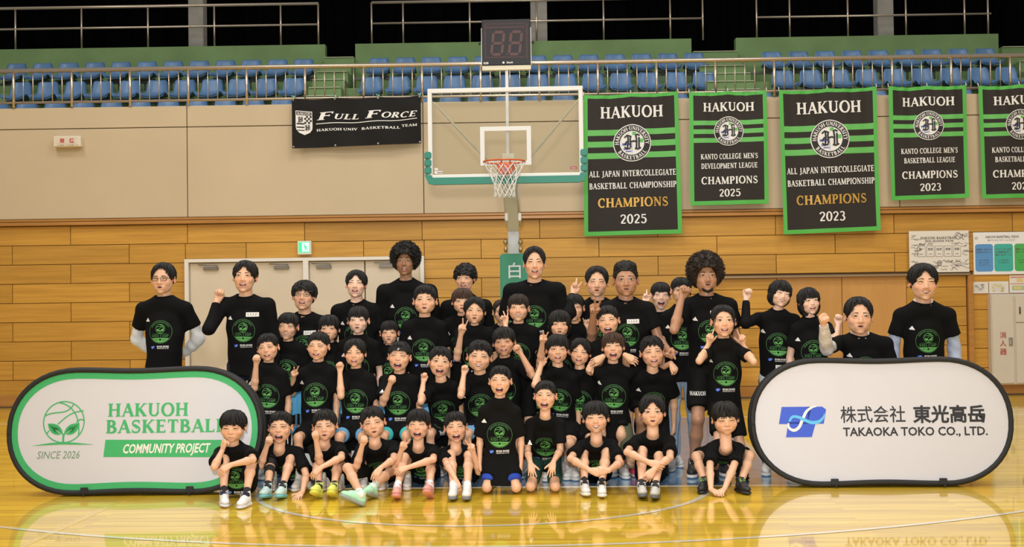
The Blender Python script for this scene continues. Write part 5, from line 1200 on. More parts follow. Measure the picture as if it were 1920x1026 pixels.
SLV = {'white': mat('white_sleeve', (.68, .69, .70), .8, bump=.3, bscale=20), 'lblue': mat('pale_blue_sleeve', (.40, .46, .60), .8, bump=.4, bscale=20), 'check': mat('checked_sleeve', (.56, .52, .50), .8, bump=.4, bscale=30, var=.25, vscale=130), 'black': mat('black_sleeve', (.010, .010, .011), .75, bump=.3, bscale=20)}
def person(Y, head, Ht, hair, mouth, eyes, sk, label, age='k', sh=None, L='down', R='down', legs='stand', hip=None, bottom='k', btype='shorts', sock='w', shoe='white', seed=None,
           slv=None, tag_=None, glasses=False, band=False, collar=None, hcol='k', wide=1.0, knees=None, ankles=None, toes=None, hem=None, legvis=False, showprint=True, slen=None, beard=False, rot=0, lsk=None, back=None, fw=None, shortprint=False):
    COUNT[0] += 1; seed = COUNT[0] if seed is None else seed; rr = random.Random(seed)
    cx, top, chin = head[:3]; roll, yaw, pitch = [radians(a) for a in (tuple(head[3:])+(0, 0, 0))[:3]]
    ppm = FX/(Y-CY); htp = min(.016, HS[hair]['t'][1]); drp = DROP[mouth]; hs = (chin-top)/ppm/(.225+htp+drp); m = Ht/1.72*(.96 if age == 'a' else .93 if age == 'k' else .88); kid = Ht < 1.5
    RH = Matrix.Rotation(yaw, 4, 'Z') @ Matrix.Rotation(pitch, 4, 'X') @ Matrix.Rotation(roll, 4, 'Y')
    hc = px(cx, (top+chin)/2, Y); fw = fw or {'k': 1.15, 'f': 1.12, 'a': 1.09}[age]; HM = T(hc) @ RH @ Matrix.Diagonal((hs*fw, hs*1.04, hs, 1)) @ T((0, 0.0, -(.001+htp-drp)/2))
    if sh is None:
        w = .100*Ht*ppm*(1 if age != 'f' else .92); y = chin+.052*Ht*ppm; sh = (cx-w, y, cx+w, y)
    Ys = Y+.03; SL, SR = px(sh[0], sh[1], Ys), px(sh[2], sh[3], Ys)
    if rot: c_ = (SL+SR)/2; dr = Matrix.Rotation(radians(rot), 3, 'Z'); SL = c_+dr @ (SL-c_); SR = c_+dr @ (SR-c_)
    mid = (SL+SR)/2; rt = (SR-SL).normalized(); TL_ = .285*Ht
    # hips
    if legs == 'stand' or legs == 'kneel':
        hx = mid.x if hip is None else px(hip, 700, Y).x
        hz = mid.z-TL_*.99
        if legs == 'stand': hz = max(min(hz, .53*Ht), .34*Ht)
        dx = hx-mid.x; Hp = Vector((hx, Ys+math.sqrt(max(TL_**2-(mid.z-hz)**2-dx*dx, 0))*.8, hz))
    elif legs == 'chair': hz = .46; hx = mid.x; Hp = Vector((hx, Ys+math.sqrt(max(TL_**2-(mid.z-hz)**2, 0)), hz))
    else:
        hz = {'floor': .11*m/.75, 'squat': .24, 'heels': .24}[legs]; hx = mid.x if hip is None else px(hip, 860, Y).x
        dx = hx-mid.x; Hp = Vector((hx, Ys+math.sqrt(max(TL_**2-(mid.z-hz)**2-dx*dx, 0)), hz))
    if back is not None: Hp.y = Ys+back; Hp.z = mid.z-math.sqrt(max(TL_**2-back**2, .04)) if mid.z-math.sqrt(max(TL_**2-back**2, .04)) > .1 else Hp.z
    up = (mid-Hp).normalized(); fr = rt.cross(up).normalized(); 
    if fr.y > 0: fr = -fr
    chp = px(cx+math.tan(roll)*-.0*1, chin, Y); nbd = max(.075*m, min(.165*m, (chp-mid).dot(up)-.010*m)); NB = mid+up*nbd+rt*max(-.04, min(.04, (chp-mid).dot(rt)*.6))
    # ---- body pieces
    pieces = []; cols = []
    V, F, c, bvh_, g = head_mesh(age, mouth); HMn = np.array(HM, f4); Vw = V@HMn[:3, :3].T+HMn[:3, 3]; pieces.append((Vw, F)); cols.append(c)
    nr = (.050 if age == 'a' else .043 if age == 'k' else .042)*hs; nt = HM @ Vector((0, .020, -.055)); nb = NB-fr*.006*m
    P = [cone(nt, nb, nr, nr*1.06, .02), cone(NB-up*.045*m, SL.lerp(NB, .3)-up*.03*m, .040*m, .028*m, .03), cone(NB-up*.045*m, SR.lerp(NB, .3)-up*.03*m, .040*m, .028*m, .03), ell(NB-up*.062*m+fr*.024*m, (.065*m, .05*m, .050*m), .02)]
    pieces.append(polymesh(P, .009 if kid else .010))
    core = [loft(Hp, mid, rt, fr, [(-.10, .12*m, .09*m, 0), (.1, .14*m, .09*m, 0), (.5, .12*m, .08*m, 0), (.9, .13*m, .08*m, 0)], .02)]
    # arms
    U, Fo, hsz = .168*Ht, .142*Ht, Ht/1.74*(1.02 if age == 'a' else .98)
    arms = []
    for nm, S_, spec, side, sx in (('L', SL, L, 1, -1), ('R', SR, R, -1, 1)):      # viewer-left arm is the person's right arm
        if spec in ('down', 'back', 'front'):
            if spec == 'down': E_ = S_-up*U*.985+rt*sx*.045*m-fr*.02; Wr = E_-up*Fo*.97+fr*.06; gd = (Wr-E_).normalized()
            elif spec == 'back': E_ = S_-up*U*.95+rt*sx*.07-fr*.09; Wr = E_-up*Fo*.55-rt*sx*.15-fr*.08; gd = (Wr-E_).normalized()
            else: E_ = S_-up*U*.95+rt*sx*.02+fr*.06; Wr = E_-up*Fo*.6-rt*sx*.08+fr*.12; gd = (Wr-E_).normalized()
            n_ = -rt*sx; gst = 'relax'; vis = spec != 'back'
        else:
            gst = spec.get('g', 'fist'); h = spec['h']; e = spec['e']; dy = spec.get('dy'); best = None; fl_h = Fo+.068*hsz
            for dyy in ([dy] if dy is not None else np.linspace(-.42, .06, 13)):
                H_ = px(h[0], h[1], Y+dyy) if 'z' not in spec else fl(h[0], h[1], spec['z'])
                E_ = joint_on_ray(e, S_, H_, U, fl_h, Y-.45, Y+.3) if 'ey' not in spec else px(e[0], e[1], Y+spec['ey']); c_ = ((E_-S_).length-U)**2+((E_-H_).length-fl_h)**2+.004*(dyy+.15)**2
                if best is None or c_ < best[0]: best = (c_, E_, H_)
            _, E_, H_ = best; ax_ = (H_-E_).normalized(); hd = Vector(spec['d']).normalized() if 'd' in spec else ax_
            Wr = H_-hd*.062*hsz; gd = hd; n_ = Vector(spec.get('n', (0, -1, 0))); vis = True
        bare = True
        ap = arm_prims(S_, E_, Wr, m, hsz, gd, n_, side, gst, bare)
        pieces.append(polymesh(ap, (.0052 if kid else .0058) if (vis and spec not in ('down',)) else .0085)); arms.append((S_, E_, Wr, spec, sx))
    # legs
    TH, SHN = .245*Ht, .235*Ht; hips = [Hp-rt*.085*m-up*.02, Hp+rt*.085*m-up*.02]; lg_ = []
    for i, hp in enumerate(hips):
        sx = -1 if i == 0 else 1; ah = (.105 if legs == 'floor' else .075)*Ht/1.5
        if legs == 'stand':
            an = Vector((hp.x+sx*.035, Y+.03+(.02 if i else -.02), ah)); kn = ik(hp, an, TH, SHN, Vector((0, -1, 0))); toe = Vector((sx*.18, -1, -.0)); upv = Vector((0, 0, 1))
            if ankles: an = fl(ankles[i][0], ankles[i][1], ah); kn = ik(hp, an, TH, SHN, Vector((0, -1, 0)))
        elif legs == 'chair': kn = hp+Vector((sx*.03, -TH*.97, -.02)); an = Vector((kn.x, kn.y+.02, max(ah, kn.z-SHN))); toe = Vector((sx*.1, -1, 0)); upv = Vector((0, 0, 1))
        elif legs == 'kneel': kn = fl(knees[i][0], knees[i][1], .055); an = kn+Vector((0, SHN*.97, .0)); toe = Vector((0, .5, -.8)); upv = Vector((0, 1, .3))
        elif legs == 'heels': kn = fl(knees[i][0], knees[i][1], .055); an = kn+Vector((-sx*.03, SHN*.97, .0)); toe = Vector((0, .6, -.7)); upv = Vector((0, 1, .3))
        else:
            an = fl(ankles[i][0], ankles[i][1], ah*(1 if toes is None or len(toes[i]) < 4 else toes[i][3])); kn = joint_on_ray(knees[i], hp, an, TH, SHN, an.y-.25, hp.y+.1); t_ = toes[i] if toes else (0, -1, 0); toe = Vector(t_[:3]); upv = Vector((0, .0, 1))+Vector((0, .3, 0))
        lg_.append((hp, kn, an, toe, upv, sx))
        bare = btype == 'shorts'
        lp = [cone(hp, kn, .074*m, .050*m, .02), ell(kn+Vector((0, -.006, 0)), (.048*m,)*3, .015), cone(kn, kn.lerp(an, .35), .046*m, .050*m, .02), cone(kn.lerp(an, .35), an, .050*m, .031*m, .02)]
        if legs in ('floor', 'squat', 'heels', 'kneel') or legvis: pieces.append(polymesh(lp, .0085 if bare else .014))
        else: pieces.append(polymesh(lp, .014))
    pieces.append(polymesh(core, .022))
    V, F = merge(pieces); col = np.zeros((len(V), 4), f4); col[:, 3] = 1; col[:len(c)] = c
    me = npmesh('person', V, F, SK[sk]); at = me.color_attributes.new('face', 'FLOAT_COLOR', 'POINT'); at.data.foreach_set('color', col.ravel())
    body = link('person', me); tag(body, label, 'person', 'players, coaches and children posing on the court')
    # ---- face
    for nm, mesh in face_parts(age, mouth, eyes).items(): link(mesh.name.split('.')[0], mesh, body, HM)
    hr = link('hair', hair_mesh(hair, seed % 3, hcol), body, HM @ Matrix.Diagonal((-1 if seed % 2 else 1, 1, 1, 1)))
    if beard:
        P = [onface(bvh_, .026*cos(radians(a)), -.090-.014*sin(radians(a)), .0) for a in range(-10, 200, 15)]
        mb = MB(); mb.tube([(.036, -.052, -.08), (.026, -.075, -.102), (0, -.088, -.113), (-.026, -.075, -.102), (-.036, -.052, -.08)], [.003, .0085, .0105, .0085, .003], 8).tube([onface(bvh_, x, -.050+.0-abs(x)*.2, .0) for x in (-.022, -.012, 0, .012, .022)], [.0012, .002, .0016, .002, .0012], 5)
        mb.build('beard', hairc['k'], body, HM)
    if glasses:
        mb = MB()
        for s_ in (-1, 1):
            mb.tube([(s_*.033+.0215*cos(2*pi*i/20)*(1.05), -.101-.0, -.001+.0165*sin(2*pi*i/20)) for i in range(20)], .0021, 6, closed=True)
            mb.tube([(s_*.056, -.100, .004), (s_*.072, -.075, .004), (s_*.080, .0, .002)], .0013, 5)
        mb.tube([(-.011, -.101, .003), (0, -.104, .005), (.011, -.101, .003)], .0013, 5); mb.build('glasses', mat('glasses_frame', (.02, .015, .02), .25), body, HM)
    if band:
        mb = MB(); v = []; n = 36
        for i in range(n):
            a = 2*pi*i/n; w_ = Vector((.0765*sin(a)*1.04, .016-.0955*cos(a)*1.04, .0))
            for zz, k in ((.030, 1.06), (.045, 1.07), (.062, 1.05)): q = .026; v.append((w_.x*k*1.02, .016+(w_.y-.016)*k*1.02, zz+.012*(-cos(a))*-1))
        mb.add(v, [(3*i+j, 3*((i+1) % n)+j, 3*((i+1) % n)+j+1, 3*i+j+1) for i in range(n) for j in (0, 1)], smooth=True); hb = mb.build('headband', mat('black_headband', (.010, .010, .011), .8), body, HM)
        F_ = Flat(); F_.path([(-.008, -.006), (0, .004), (.006, .010)], .003, white, 1); F_.path([(0, .004), (.0, -.008)], .003, white, 1); F_.path([(0, .002), (.009, .0)], .0025, white, 1)
        F_.build('mark', lambda u, v, e: (u, -.1035-e, .056+v), hb)
    # ---- shirt
    W_ = wide*(1.07 if kid else 1.0); hemt = hem if hem is not None else (-.12 if legs in ('floor', 'squat', 'heels') else -.42 if kid else -.17)
    prof = [(hemt, (.172 if legs != 'kneel' else .19)*m*W_, (.128 if legs != 'kneel' else .17)*m*W_, .01 if legs != 'kneel' else .06), (.0, .168*m*W_, .122*m*W_, .005), (.25, .160*m*W_, .120*m*W_, .005), (.6, .170*m*W_, .124*m*W_, .005), (.82, .160*m*W_, .108*m*W_, 0), (.97, .125*m, .080*m, 0)]
    P = [loft(Hp, mid, rt, fr, prof, .02)]
    for S_ in (SL, SR):
        P.append(cone(NB-up*.064*m, S_-up*.010*m, max(.058*m, nr*1.20+.019), .047*m, .035)); P.append(cone(NB-up*.085*m+fr*.01*m, S_.lerp(mid, .25)-up*.03*m, .06*m, .06*m, .03))
    sl = slen if slen is not None else (.74 if kid else .62)
    for S_, E_, Wr, spec, sx in arms:
        if slv == 'tee_long':
            P += [cone(S_, E_, .060*m, .050*m, .03), cone(E_, E_.lerp(Wr, .93), .050*m, .037*m, .02, cutb=True)]
        else:
            e2 = S_.lerp(E_, sl); P.append(cone(S_-rt*sx*.014*m-up*.008*m, e2, .056*m, .066*m*(1.2 if kid else 1.05), .03, cutb=True))
    rh = nr*1.22
    if legs in ('chair', 'kneel'):
        for hp, kn, an, toe, upv, sx in lg_: P.append(cone(hp, hp.lerp(kn, .70 if legs == 'chair' else .62), .108*m, .104*m, .04, cutb=True))
    P.append(cone(NB-up*.042*m+fr*.014*m, NB+up*.12*m-fr*.01*m, rh*.96, rh*1.3, .003, op='s'))
    ph = [rr.uniform(0, 6.3) for _ in range(6)]; mz, mx_ = float(mid.z), float(mid.x)
    def disp(G):
        x, y, z = G[..., 0]-mx_, G[..., 1], G[..., 2]-mz; low = np.clip(-z/.25, .15, 1)
        return .0055*m*low*(np.sin(x*34+ph[0]+2.2*np.sin(z*7+ph[1]))*.6+np.sin(x*17-z*15+ph[2])*.6+np.sin(z*30+x*12*np.sin(ph[3])+ph[4])*.45)
    V, F = polymesh(P, .0115 if kid else .0135, disp); bv = bvh(V, F)
    shirt = link('shirt', npmesh('shirt', V, F, tee), body)
    # neckband
    cb = MB(); nn = 26; cc = []; NBn = npv(NB+fr*.012*m); rel = V-NBn; ux = rel@npv(rt); uf = rel@npv(fr); uz = rel@npv(up); rad = np.hypot(ux, uf); azi = np.arctan2(uf, ux)
    for i in range(nn):
        a = 2*pi*i/nn; da = np.abs((azi-a+pi) % (2*pi)-pi); w_ = np.where((da < .32) & (rad < rh*1.75) & (uz > -.12*m) & (uz < .08))[0]
        if len(w_): k = w_[np.argsort(uz[w_])[-3:]]; hz_ = float(uz[k].mean()); rr2 = float(rad[k].mean())
        else: hz_, rr2 = -.04*m, rh*1.1
        cc.append((rr2, hz_))
    for _ in range(3): cc = [((cc[i-1][0]+cc[i][0]+cc[(i+1) % nn][0])/3, (cc[i-1][1]+cc[i][1]+cc[(i+1) % nn][1])/3) for i in range(nn)]
    cc = [NB+fr*.012*m+(rt*cos(2*pi*i/nn)+fr*sin(2*pi*i/nn))*cc[i][0]+up*(cc[i][1]-.005*m) for i in range(nn)]
    cb.tube(cc, .0078*m, 6, closed=True); cb.build('neckband', tee, shirt)
    Cc = mid-up*(.205*(m if m > .75 else .75+0*m)*1.0) if False else mid-up*(.075+.115*Ht/1.5)
    if showprint: project(PRINT, 'chest_print', bv, Cc, rt, up, fr, shirt, eps=.0009)
    if tag_:
        u0, v0 = tag_; w2, h2 = .052, .018; Ft = Flat(); Ft.rect(-w2, -h2, w2, h2, mat('name_tape', (.74, .73, .70), .7), 2, 6, 2); r2 = random.Random(seed)
        for i in range(4): x = -.034+i*.021; Ft.path([(x-.005, .006), (x+.005, .007)], .002, ink, 3); Ft.path([(x, .011), (x-.001, -.004), (x+.006*r2.uniform(-1, 1), -.010)], .002, ink, 3); Ft.path([(x-.006, -.002), (x+.006, .0)], .002, ink, 3)
        q = project(Ft, 'name_tape', bv, Cc, rt, up, fr, shirt, off=(u0, v0), eps=.0016)
        if q: q['label'] = 'white handwritten name tape'
    if collar:
        mb = MB(); mcol = SLV[collar]
        for s_ in (-1, 1):
            q_ = -up*.012*m; a = NB+rt*s_*nr*1.10-fr*.01+up*.022*m+q_; b = NB+fr*(nr*1.12)+rt*s_*.005-up*.012*m+q_; c2 = NB+fr*(nr*1.40)+rt*s_*.036*m-up*.040*m+q_; d2 = NB+rt*s_*nr*1.42+fr*.01-up*.008*m+q_
            mb.add([a, b, c2, d2, a-fr*.004, b-fr*.006, c2-fr*.006, d2-fr*.006], [(0, 1, 2, 3), (7, 6, 5, 4), (0, 4, 5, 1), (1, 5, 6, 2), (2, 6, 7, 3), (3, 7, 4, 0)])
        mb.tube([NB+(rt*cos(a)+(-fr)*sin(a))*nr*1.15+up*(-.002*m+.012*m*sin(a)) for a in [pi*i/10 for i in range(11)]], .012*m, 6); mb.build('shirt_collar', mcol, body)
    if slv and slv != 'tee_long':
        for S_, E_, Wr, spec, sx in arms:
            if slv == 'check' and sx == 1: mm_ = SLV['lblue']
            else: mm_ = SLV[slv]
            V, F = polymesh([cone(S_.lerp(E_, .46), E_, .050*m, .054*m, .02), cone(E_, E_.lerp(Wr, .4), .054*m, .052*m, .02), cone(E_.lerp(Wr, .4), Wr.lerp(E_, .02), .052*m, .038*m, .02, cutb=True)], .011, lambda G: .004*np.sin(G[..., 2]*70+G[..., 0]*20)*np.sin(G[..., 0]*40))
            link('sleeve', npmesh('sleeve', V, F, mm_), body)
    # ---- shorts / trousers
    bm_ = MATS[BOT[bottom]]; P = [ell(Hp+up*.0, (.150*m, .115*m, .11*m), .03, Rm=[list(rt), list(fr), list(up)])]
    fracs = 1.0 if btype == 'pants' else {'long': 1.06, 'shorts': .80}.get(btype, .8) if legs not in ('kneel', 'heels') else .80
    for hp, kn, an, toe, upv, sx in lg_:
        if btype == 'pants': P += [cone(hp, kn, .088*m, .066*m, .03), cone(kn, kn.lerp(an, .92), .066*m, .055*m, .02, cutb=True)]
        else:
            kk = hp+(kn-hp)*fracs; P.append(cone(hp, kk, .094*m, .082*m*(1.1 if legs == 'stand' else 1), .03, cutb=True))
    V, F = polymesh(P, .013 if (legs != 'chair') else .016, lambda G: .005*m*np.sin(G[..., 0]*45+G[..., 2]*12+ph[1])*np.sin(G[..., 2]*14+ph[2]))
    bo = link('trousers' if btype == 'pants' else 'shorts', npmesh('shorts', V, F, bm_), body)
    if shortprint:
        Q = Flat(); Q.serif('HAKUOH', 0, 0, .032, white, 2, width=.13); hp, kn = lg_[0][:2]; cpt = hp.lerp(kn, .52)
        project(refine(Q, .03), 'shorts_print', bvh(V, F), cpt, rt, Vector((0, 0, 1)), Vector((0, -1, 0)), bo, off=(-.01, 0), eps=.002)
    for i, (hp, kn, an, toe, upv, sx) in enumerate(lg_):
        ssz = Ht/1.5*.90*(1.02 if kid else .98)
        put_shoe(body, an.copy(), toe, upv, ssz, shoe, sx, legs in ('floor', 'squat', 'stand', 'chair'))
        if sock:
            d = (kn-an).normalized(); V, F = polymesh([cone(an-d*.02, an+d*.05*Ht/1.4*(1.3 if sock == 'w' else 1), .040*m, .040*m, .01, cutb=True)], .010); link('sock', npmesh('sock', V, F, SOCK[sock]), body)
    if lsk:   # dark leg sleeves
        i, c_ = lsk; hp, kn, an = lg_[i][:3]; V, F = polymesh([cone(hp.lerp(kn, .6), kn, .064*m, .060*m, .02), cone(kn, kn.lerp(an, .55), .058*m, .055*m, .02, cutb=True)], .010); link('knee_sleeve', npmesh('knee_sleeve', V, F, MATS['black_sock']), body)
    return body
# ================================================================ everyone in the photograph
A = lambda h, e, g='fist', **k: dict(h=h, e=e, g=g, **k)
# ---- back row, standing
person(.55, (306, 492, 551), 1.72, 'parted', 'ajar', 'shut', 'm', 'man with black glasses and white undershirt sleeves, hands behind his back, behind the green-edged board', 'a', sh=(265, 577, 351, 576), L='back', R='back', slv='white', glasses=True, btype='pants', bottom='slack', hcol='k')
person(.6, (459.5, 488, 549, 2, 4, -4), 1.83, 'curtain', 'open', 'small', 'm', 'man in long black sleeves raising a fist, name tape on chest, before the cream doors', 'a', sh=(420, 570, 503, 571), L=A((410, 553), (392, 618), n=(.3, -1, 0)), R='down', slv='tee_long', tag_=(.075, .135), btype='pants', bottom='navy')
person(1.0, (570, 526, 583, 3, 3, -8), 1.72, 'wavy', 'open', 'small', 'm', 'laughing man with curly hair, glasses and a name tape, before the cream doors', 'a', sh=(534, 603, 611, 603), glasses=True, tag_=(.055, .120), btype='pants', bottom='slack')
person(1.0, (668, 506, 559, 2, 3, -6), 1.80, 'curtain', 'open', 'shut', 'l', 'laughing man with parted black hair and open hands down, before the cream doors', 'a', sh=(631, 581, 708, 580), btype='pants', bottom='slack')
person(1.0, (760, 463, 517, 0, 0, -3), 1.96, 'afro', 'open', 'small', 'b', 'tall brown-skinned man with a round black afro', 'a', sh=(720, 546, 806, 546), tag_=(-.03, -.185), slv='tee_long', btype='pants', bottom='k')
person(1.1, (872, 496, 547, 0, -8, 0), 1.80, 'curly', 'open', 'small', 'm', 'man with curly black hair over his eyes, left of the green padded post', 'a', sh=(838, 576, 910, 574), tag_=(.06, .02), slv='tee_long', btype='pants', bottom='k')
person(.8, (1002, 462, 524, 0, 3, -3), 1.98, 'parted', 'open', 'squint', 'm', 'tall smiling man standing in front of the green padded post', 'a', fw=1.0, sh=(955, 543, 1049, 541), slen=.75, btype='pants', bottom='slack')
person(.95, (1119, 499, 556, 2, 0, 0), 1.78, 'parted', 'ajar', 'shut', 'm', 'broad-faced man making a peace sign beside his cheek', 'a', sh=(1086, 577, 1160, 577), L=A((1077, 541), (1064, 590), 'v', n=(.2, -1, 0)), slv='tee_long', btype='pants', bottom='k')
person(.62, (1173, 491, 555, -1, 0, 0), 1.86, 'fade', 'ajar', 'open', 'o', 'muscular man with short curly fade and name tape, arms around the children', 'a', sh=(1132, 577, 1217, 577), L=A((1114, 578), (1109, 634), 'v', n=(.1, -1, 0), dy=-.22), R=A((1260, 664), (1236, 640), 'v', dy=-.30, n=(0, -1, -.2)), tag_=(.05, .115), bottom='k', wide=1.05)
person(1.15, (1239, 529, 580, 2, 0, 0), 1.58, 'tied', 'wide', 'shut', 'l', 'laughing young woman with thin bangs and a raised peace sign', 'f', sh=(1216, 606, 1268, 606), L=A((1211, 560), (1204, 605), 'v'), btype='pants', bottom='jean', sock='w', shoe='white', showprint=False)
person(.92, (1277, 520, 568, 4, 0, 0), 1.60, 'tied', 'ajar', 'small', 'm', 'young woman with dark bangs half hidden behind a raised fist', 'f', sh=(1248, 592, 1306, 592), btype='pants', bottom='jean', shoe='white', legvis=True)
person(.5, (1323, 485, 548, 0, 3, -3), 1.86, 'afro', 'ajar', 'small', 'o', 'tall bearded man with a big curly afro raising a bare-armed fist', 'a', sh=(1286, 570, 1371, 570), L=A((1281, 546), (1264, 618), n=(.5, -1, 0), dy=-.1), R='down', beard=True, tag_=(.055, .155), bottom='k', btype='shorts', shoe='blackwhite', sock='k', legvis=True, ankles=[(1300, 872), (1352, 870)], hem=-.12, hcol='d', shortprint=True)
person(.62, (1463, 525, 576, 13, 12, -2), 1.66, 'bob', 'smile', 'shut', 'l', 'smiling young woman in jeans tilting her head and raising a fist', 'f', sh=(1421, 597, 1490, 600), L=A((1399, 551), (1398, 607), n=(.3, -1, 0)), slv='tee_long', tag_=(.03, -.19), btype='pants', bottom='grey', legvis=True, shoe='white')
person(.5, (1517, 539, 590, -4, 8, -4), 1.58, 'longbob', 'open', 'small', 'l', 'young woman with a dark bob and bangs, mouth open', 'f', sh=(1490, 614, 1552, 612), R=A((1573, 601), (1566, 646), n=(-.3, -1, 0), dy=.0), btype='pants', bottom='k')
person(.3, (1610, 557, 625, 1, -4, 0), 1.70, 'parted', 'ajar', 'small', 'm', 'man in a checked shirt sleeve thrusting his fist forward, behind the white board', 'a', sh=(1572, 640, 1664, 642), L=A((1543, 597), (1550, 655), n=(.1, -1, 0), dy=-.42), slv='check', collar='white', btype='pants', bottom='slack')
person(.45, (1731, 494, 562, 1, -3, 0), 1.76, 'curtain', 'smile', 'shut', 'm', 'smiling man with pale blue shirt sleeves and white collar, before the wall posters', 'a', sh=(1686, 589, 1781, 588), L='down', R='down', slv='lblue', collar='white', btype='pants', bottom='slack')
# ---- second row of children and a woman
person(.75, (540, 586, 637, 3, 0, 0), 1.42, 'tied', 'smile', 'shut', 'm', 'girl with long bangs and hair tied back, below the man in glasses and name tape', 'f')
person(.72, (617, 590, 640, 0, 4, 0), 1.40, 'fringe', 'ajar', 'small', 'm', 'child with jagged bangs peeking between two boys, left side', 'f')
person(.65, (672, 574, 625, 0, 2, 0), 1.46, 'tied', 'ajar', 'small', 'l', 'girl with thin parted bangs and hair tied back, below the laughing man', 'f', sh=(641, 646, 703, 646))
person(.75, (730.5, 601, 645, 0, 3, 0), 1.36, 'tied', 'ajar', 'small', 'm', 'girl with straight bangs between the tall afro man and the headband boy', 'f')
person(.7, (797, 534, 590, 1, 3, -3), 1.60, 'short', 'ajar', 'small', 'm', 'tall boy with short black hair in front of the man with the round afro', 'k', sh=(762, 611, 829, 611), slen=.7)
person(.85, (867, 540, 588, 2, 4, 0), 1.50, 'fringe', 'ajar', 'small', 'm', 'child with brown fringe below the curly-haired man', 'k', hcol='b', sh=(838, 606, 895, 606))
person(.62, (890, 556, 607, 2, 4, 0), 1.50, 'long', 'ajar', 'small', 'm', 'girl with long wet black hair making a peace sign with raised bare arm', 'f', L=A((866, 616), (857, 672), 'v'), hcol='k')
person(.95, (941, 562, 606, 0, 5, 0), 1.56, 'back', 'smile', 'small', 'm', 'woman with hair pulled back, half hidden behind two girls', 'f', hcol='d')
person(.65, (972, 551, 603, 0, 0, -2), 1.52, 'tied', 'smile', 'squint', 'm', 'smiling girl with loose parted hair making a peace sign at her cheek', 'f', L=A((947, 600), (951, 645), 'v', n=(-.3, -1, 0)), hcol='d')
person(.85, (1076, 551, 602, 0, -2, 0), 1.52, 'tied', 'open', 'squint', 'm', 'laughing girl with wavy dark bangs beside a raised peace sign', 'f', R=A((1103, 609), (1108, 648), 'v'), hcol='k')
person(.55, (1049, 581, 632, 1, 2, 0), 1.42, 'longbob', 'ajar', 'small', 'm', 'girl with shoulder-length black hair and slight smile, peace sign by her shoulder', 'f', L=A((1018, 634), (1013, 676), 'v'))
person(.45, (1140, 573, 630, -4, -6, 0), 1.45, 'crop', 'wide', 'squint', 'm', 'red-cheeked boy laughing with both arms spread over his neighbours', 'k', sh=(1112, 650, 1172, 650), L=A((1121, 674), (1118, 692), 'relax', d=(-.85, -.3, -.45), n=(0, .9, -.3), dy=-.16, ey=.05), R=A((1182, 671), (1174, 692), 'relax', d=(.85, -.3, -.45), n=(0, .9, -.3), dy=-.16, ey=.05), showprint=False)
person(.15, (1356, 572, 632, 0, 0, -3), 1.45, 'back', 'open', 'open', 'm', 'girl with hair pulled back pointing both hands up like finger pistols', 'f', sh=(1331, 655, 1386, 655), L=A((1330, 634), (1311, 677), 'gun', n=(.5, -1, 0), d=(.1, -.1, 1)), R=A((1392, 636), (1413, 679), 'gun', n=(-.5, -1, 0), d=(-.1, -.1, 1)), hem=-.30, bottom='k', shoe='black', sock='k', legvis=True, ankles=[(1340, 886), (1388, 880)], slen=.55)
# ---- boys on chairs and standing boys in the third row
person(.25, (502.5, 625, 678, -7, 0, 0), 1.38, 'short', 'open', 'squint', 'm', 'boy with tilted head raising a fist beside his cheek, leftmost boy of the middle row', 'k', sh=(478, 699, 532, 702), L=A((481, 673), (477, 728)), legs='chair', bottom='k')
person(.22, (597, 622, 676, 1, -4, 0), 1.38, 'crop', 'open', 'shut', 'm', 'boy with cropped hair and closed eyes, small peace sign by his side', 'k', sh=(566, 699, 623, 697), L=A((551, 700), (549, 737), 'v', n=(.6, -1, 0)), legs='chair', bottom='k')
person(.22, (665.5, 635, 688, 0, 3, 0), 1.38, 'curtain', 'open', 'squint', 'm', 'boy with parted wet bangs raising a fist at the left of his face', 'k', sh=(643, 710, 696, 710), L=A((637, 687), (639, 743)), legs='chair', bottom='lblue')
person(.22, (749, 640, 698, 4, 0, -4), 1.38, 'crop', 'wide', 'shut', 'm', 'shouting boy with a black sports headband and raised fist', 'k', sh=(719, 712, 777, 712), L=A((735, 711), (718, 757)), band=True, legs='chair', bottom='turq')
person(.22, (825, 650, 708, 6, 8, -2), 1.32, 'short', 'wide', 'open', 'm', 'wide-mouthed boy with raised eyebrows and a fist, right of the headband boy', 'k', sh=(805, 728, 853, 724), L=A((795, 708), (789, 754)), legs='chair', bottom='k')
person(.25, (899, 638, 697, 5, 2, 0), 1.36, 'short', 'smile', 'squint', 'm', 'grinning boy with a white undershirt edge at the collar and a raised fist', 'k', sh=(873, 717, 926, 712), L=A((871, 693), (864, 742)), legs='chair', bottom='lblue')
person(.5, (945, 613, 668, -4, -3, 0), 1.45, 'bowl', 'open', 'small', 't', 'tanned boy with bowl-cut hair clenching a fist above his shoulder', 'k', sh=(915, 693, 975, 685), R=A((971, 654), (1000, 706), n=(-.3, -1, 0)), bottom='k')
person(.38, (1045, 627, 682, 1, 4, 0), 1.42, 'bowl', 'open', 'squint', 'm', 'boy with a straight fringe making a peace sign in front of his shoulder', 'k', sh=(1022, 702, 1076, 706), L=A((1017, 678), (1003, 722), 'v'), bottom='k')
person(.45, (1088, 634, 686, 7, -5, 0), 1.40, 'curtain', 'open', 'squint', 'm', 'boy with wet hair falling over one eye, leaning on his neighbour', 'k', sh=(1062, 706, 1112, 708), bottom='k', seed=40)
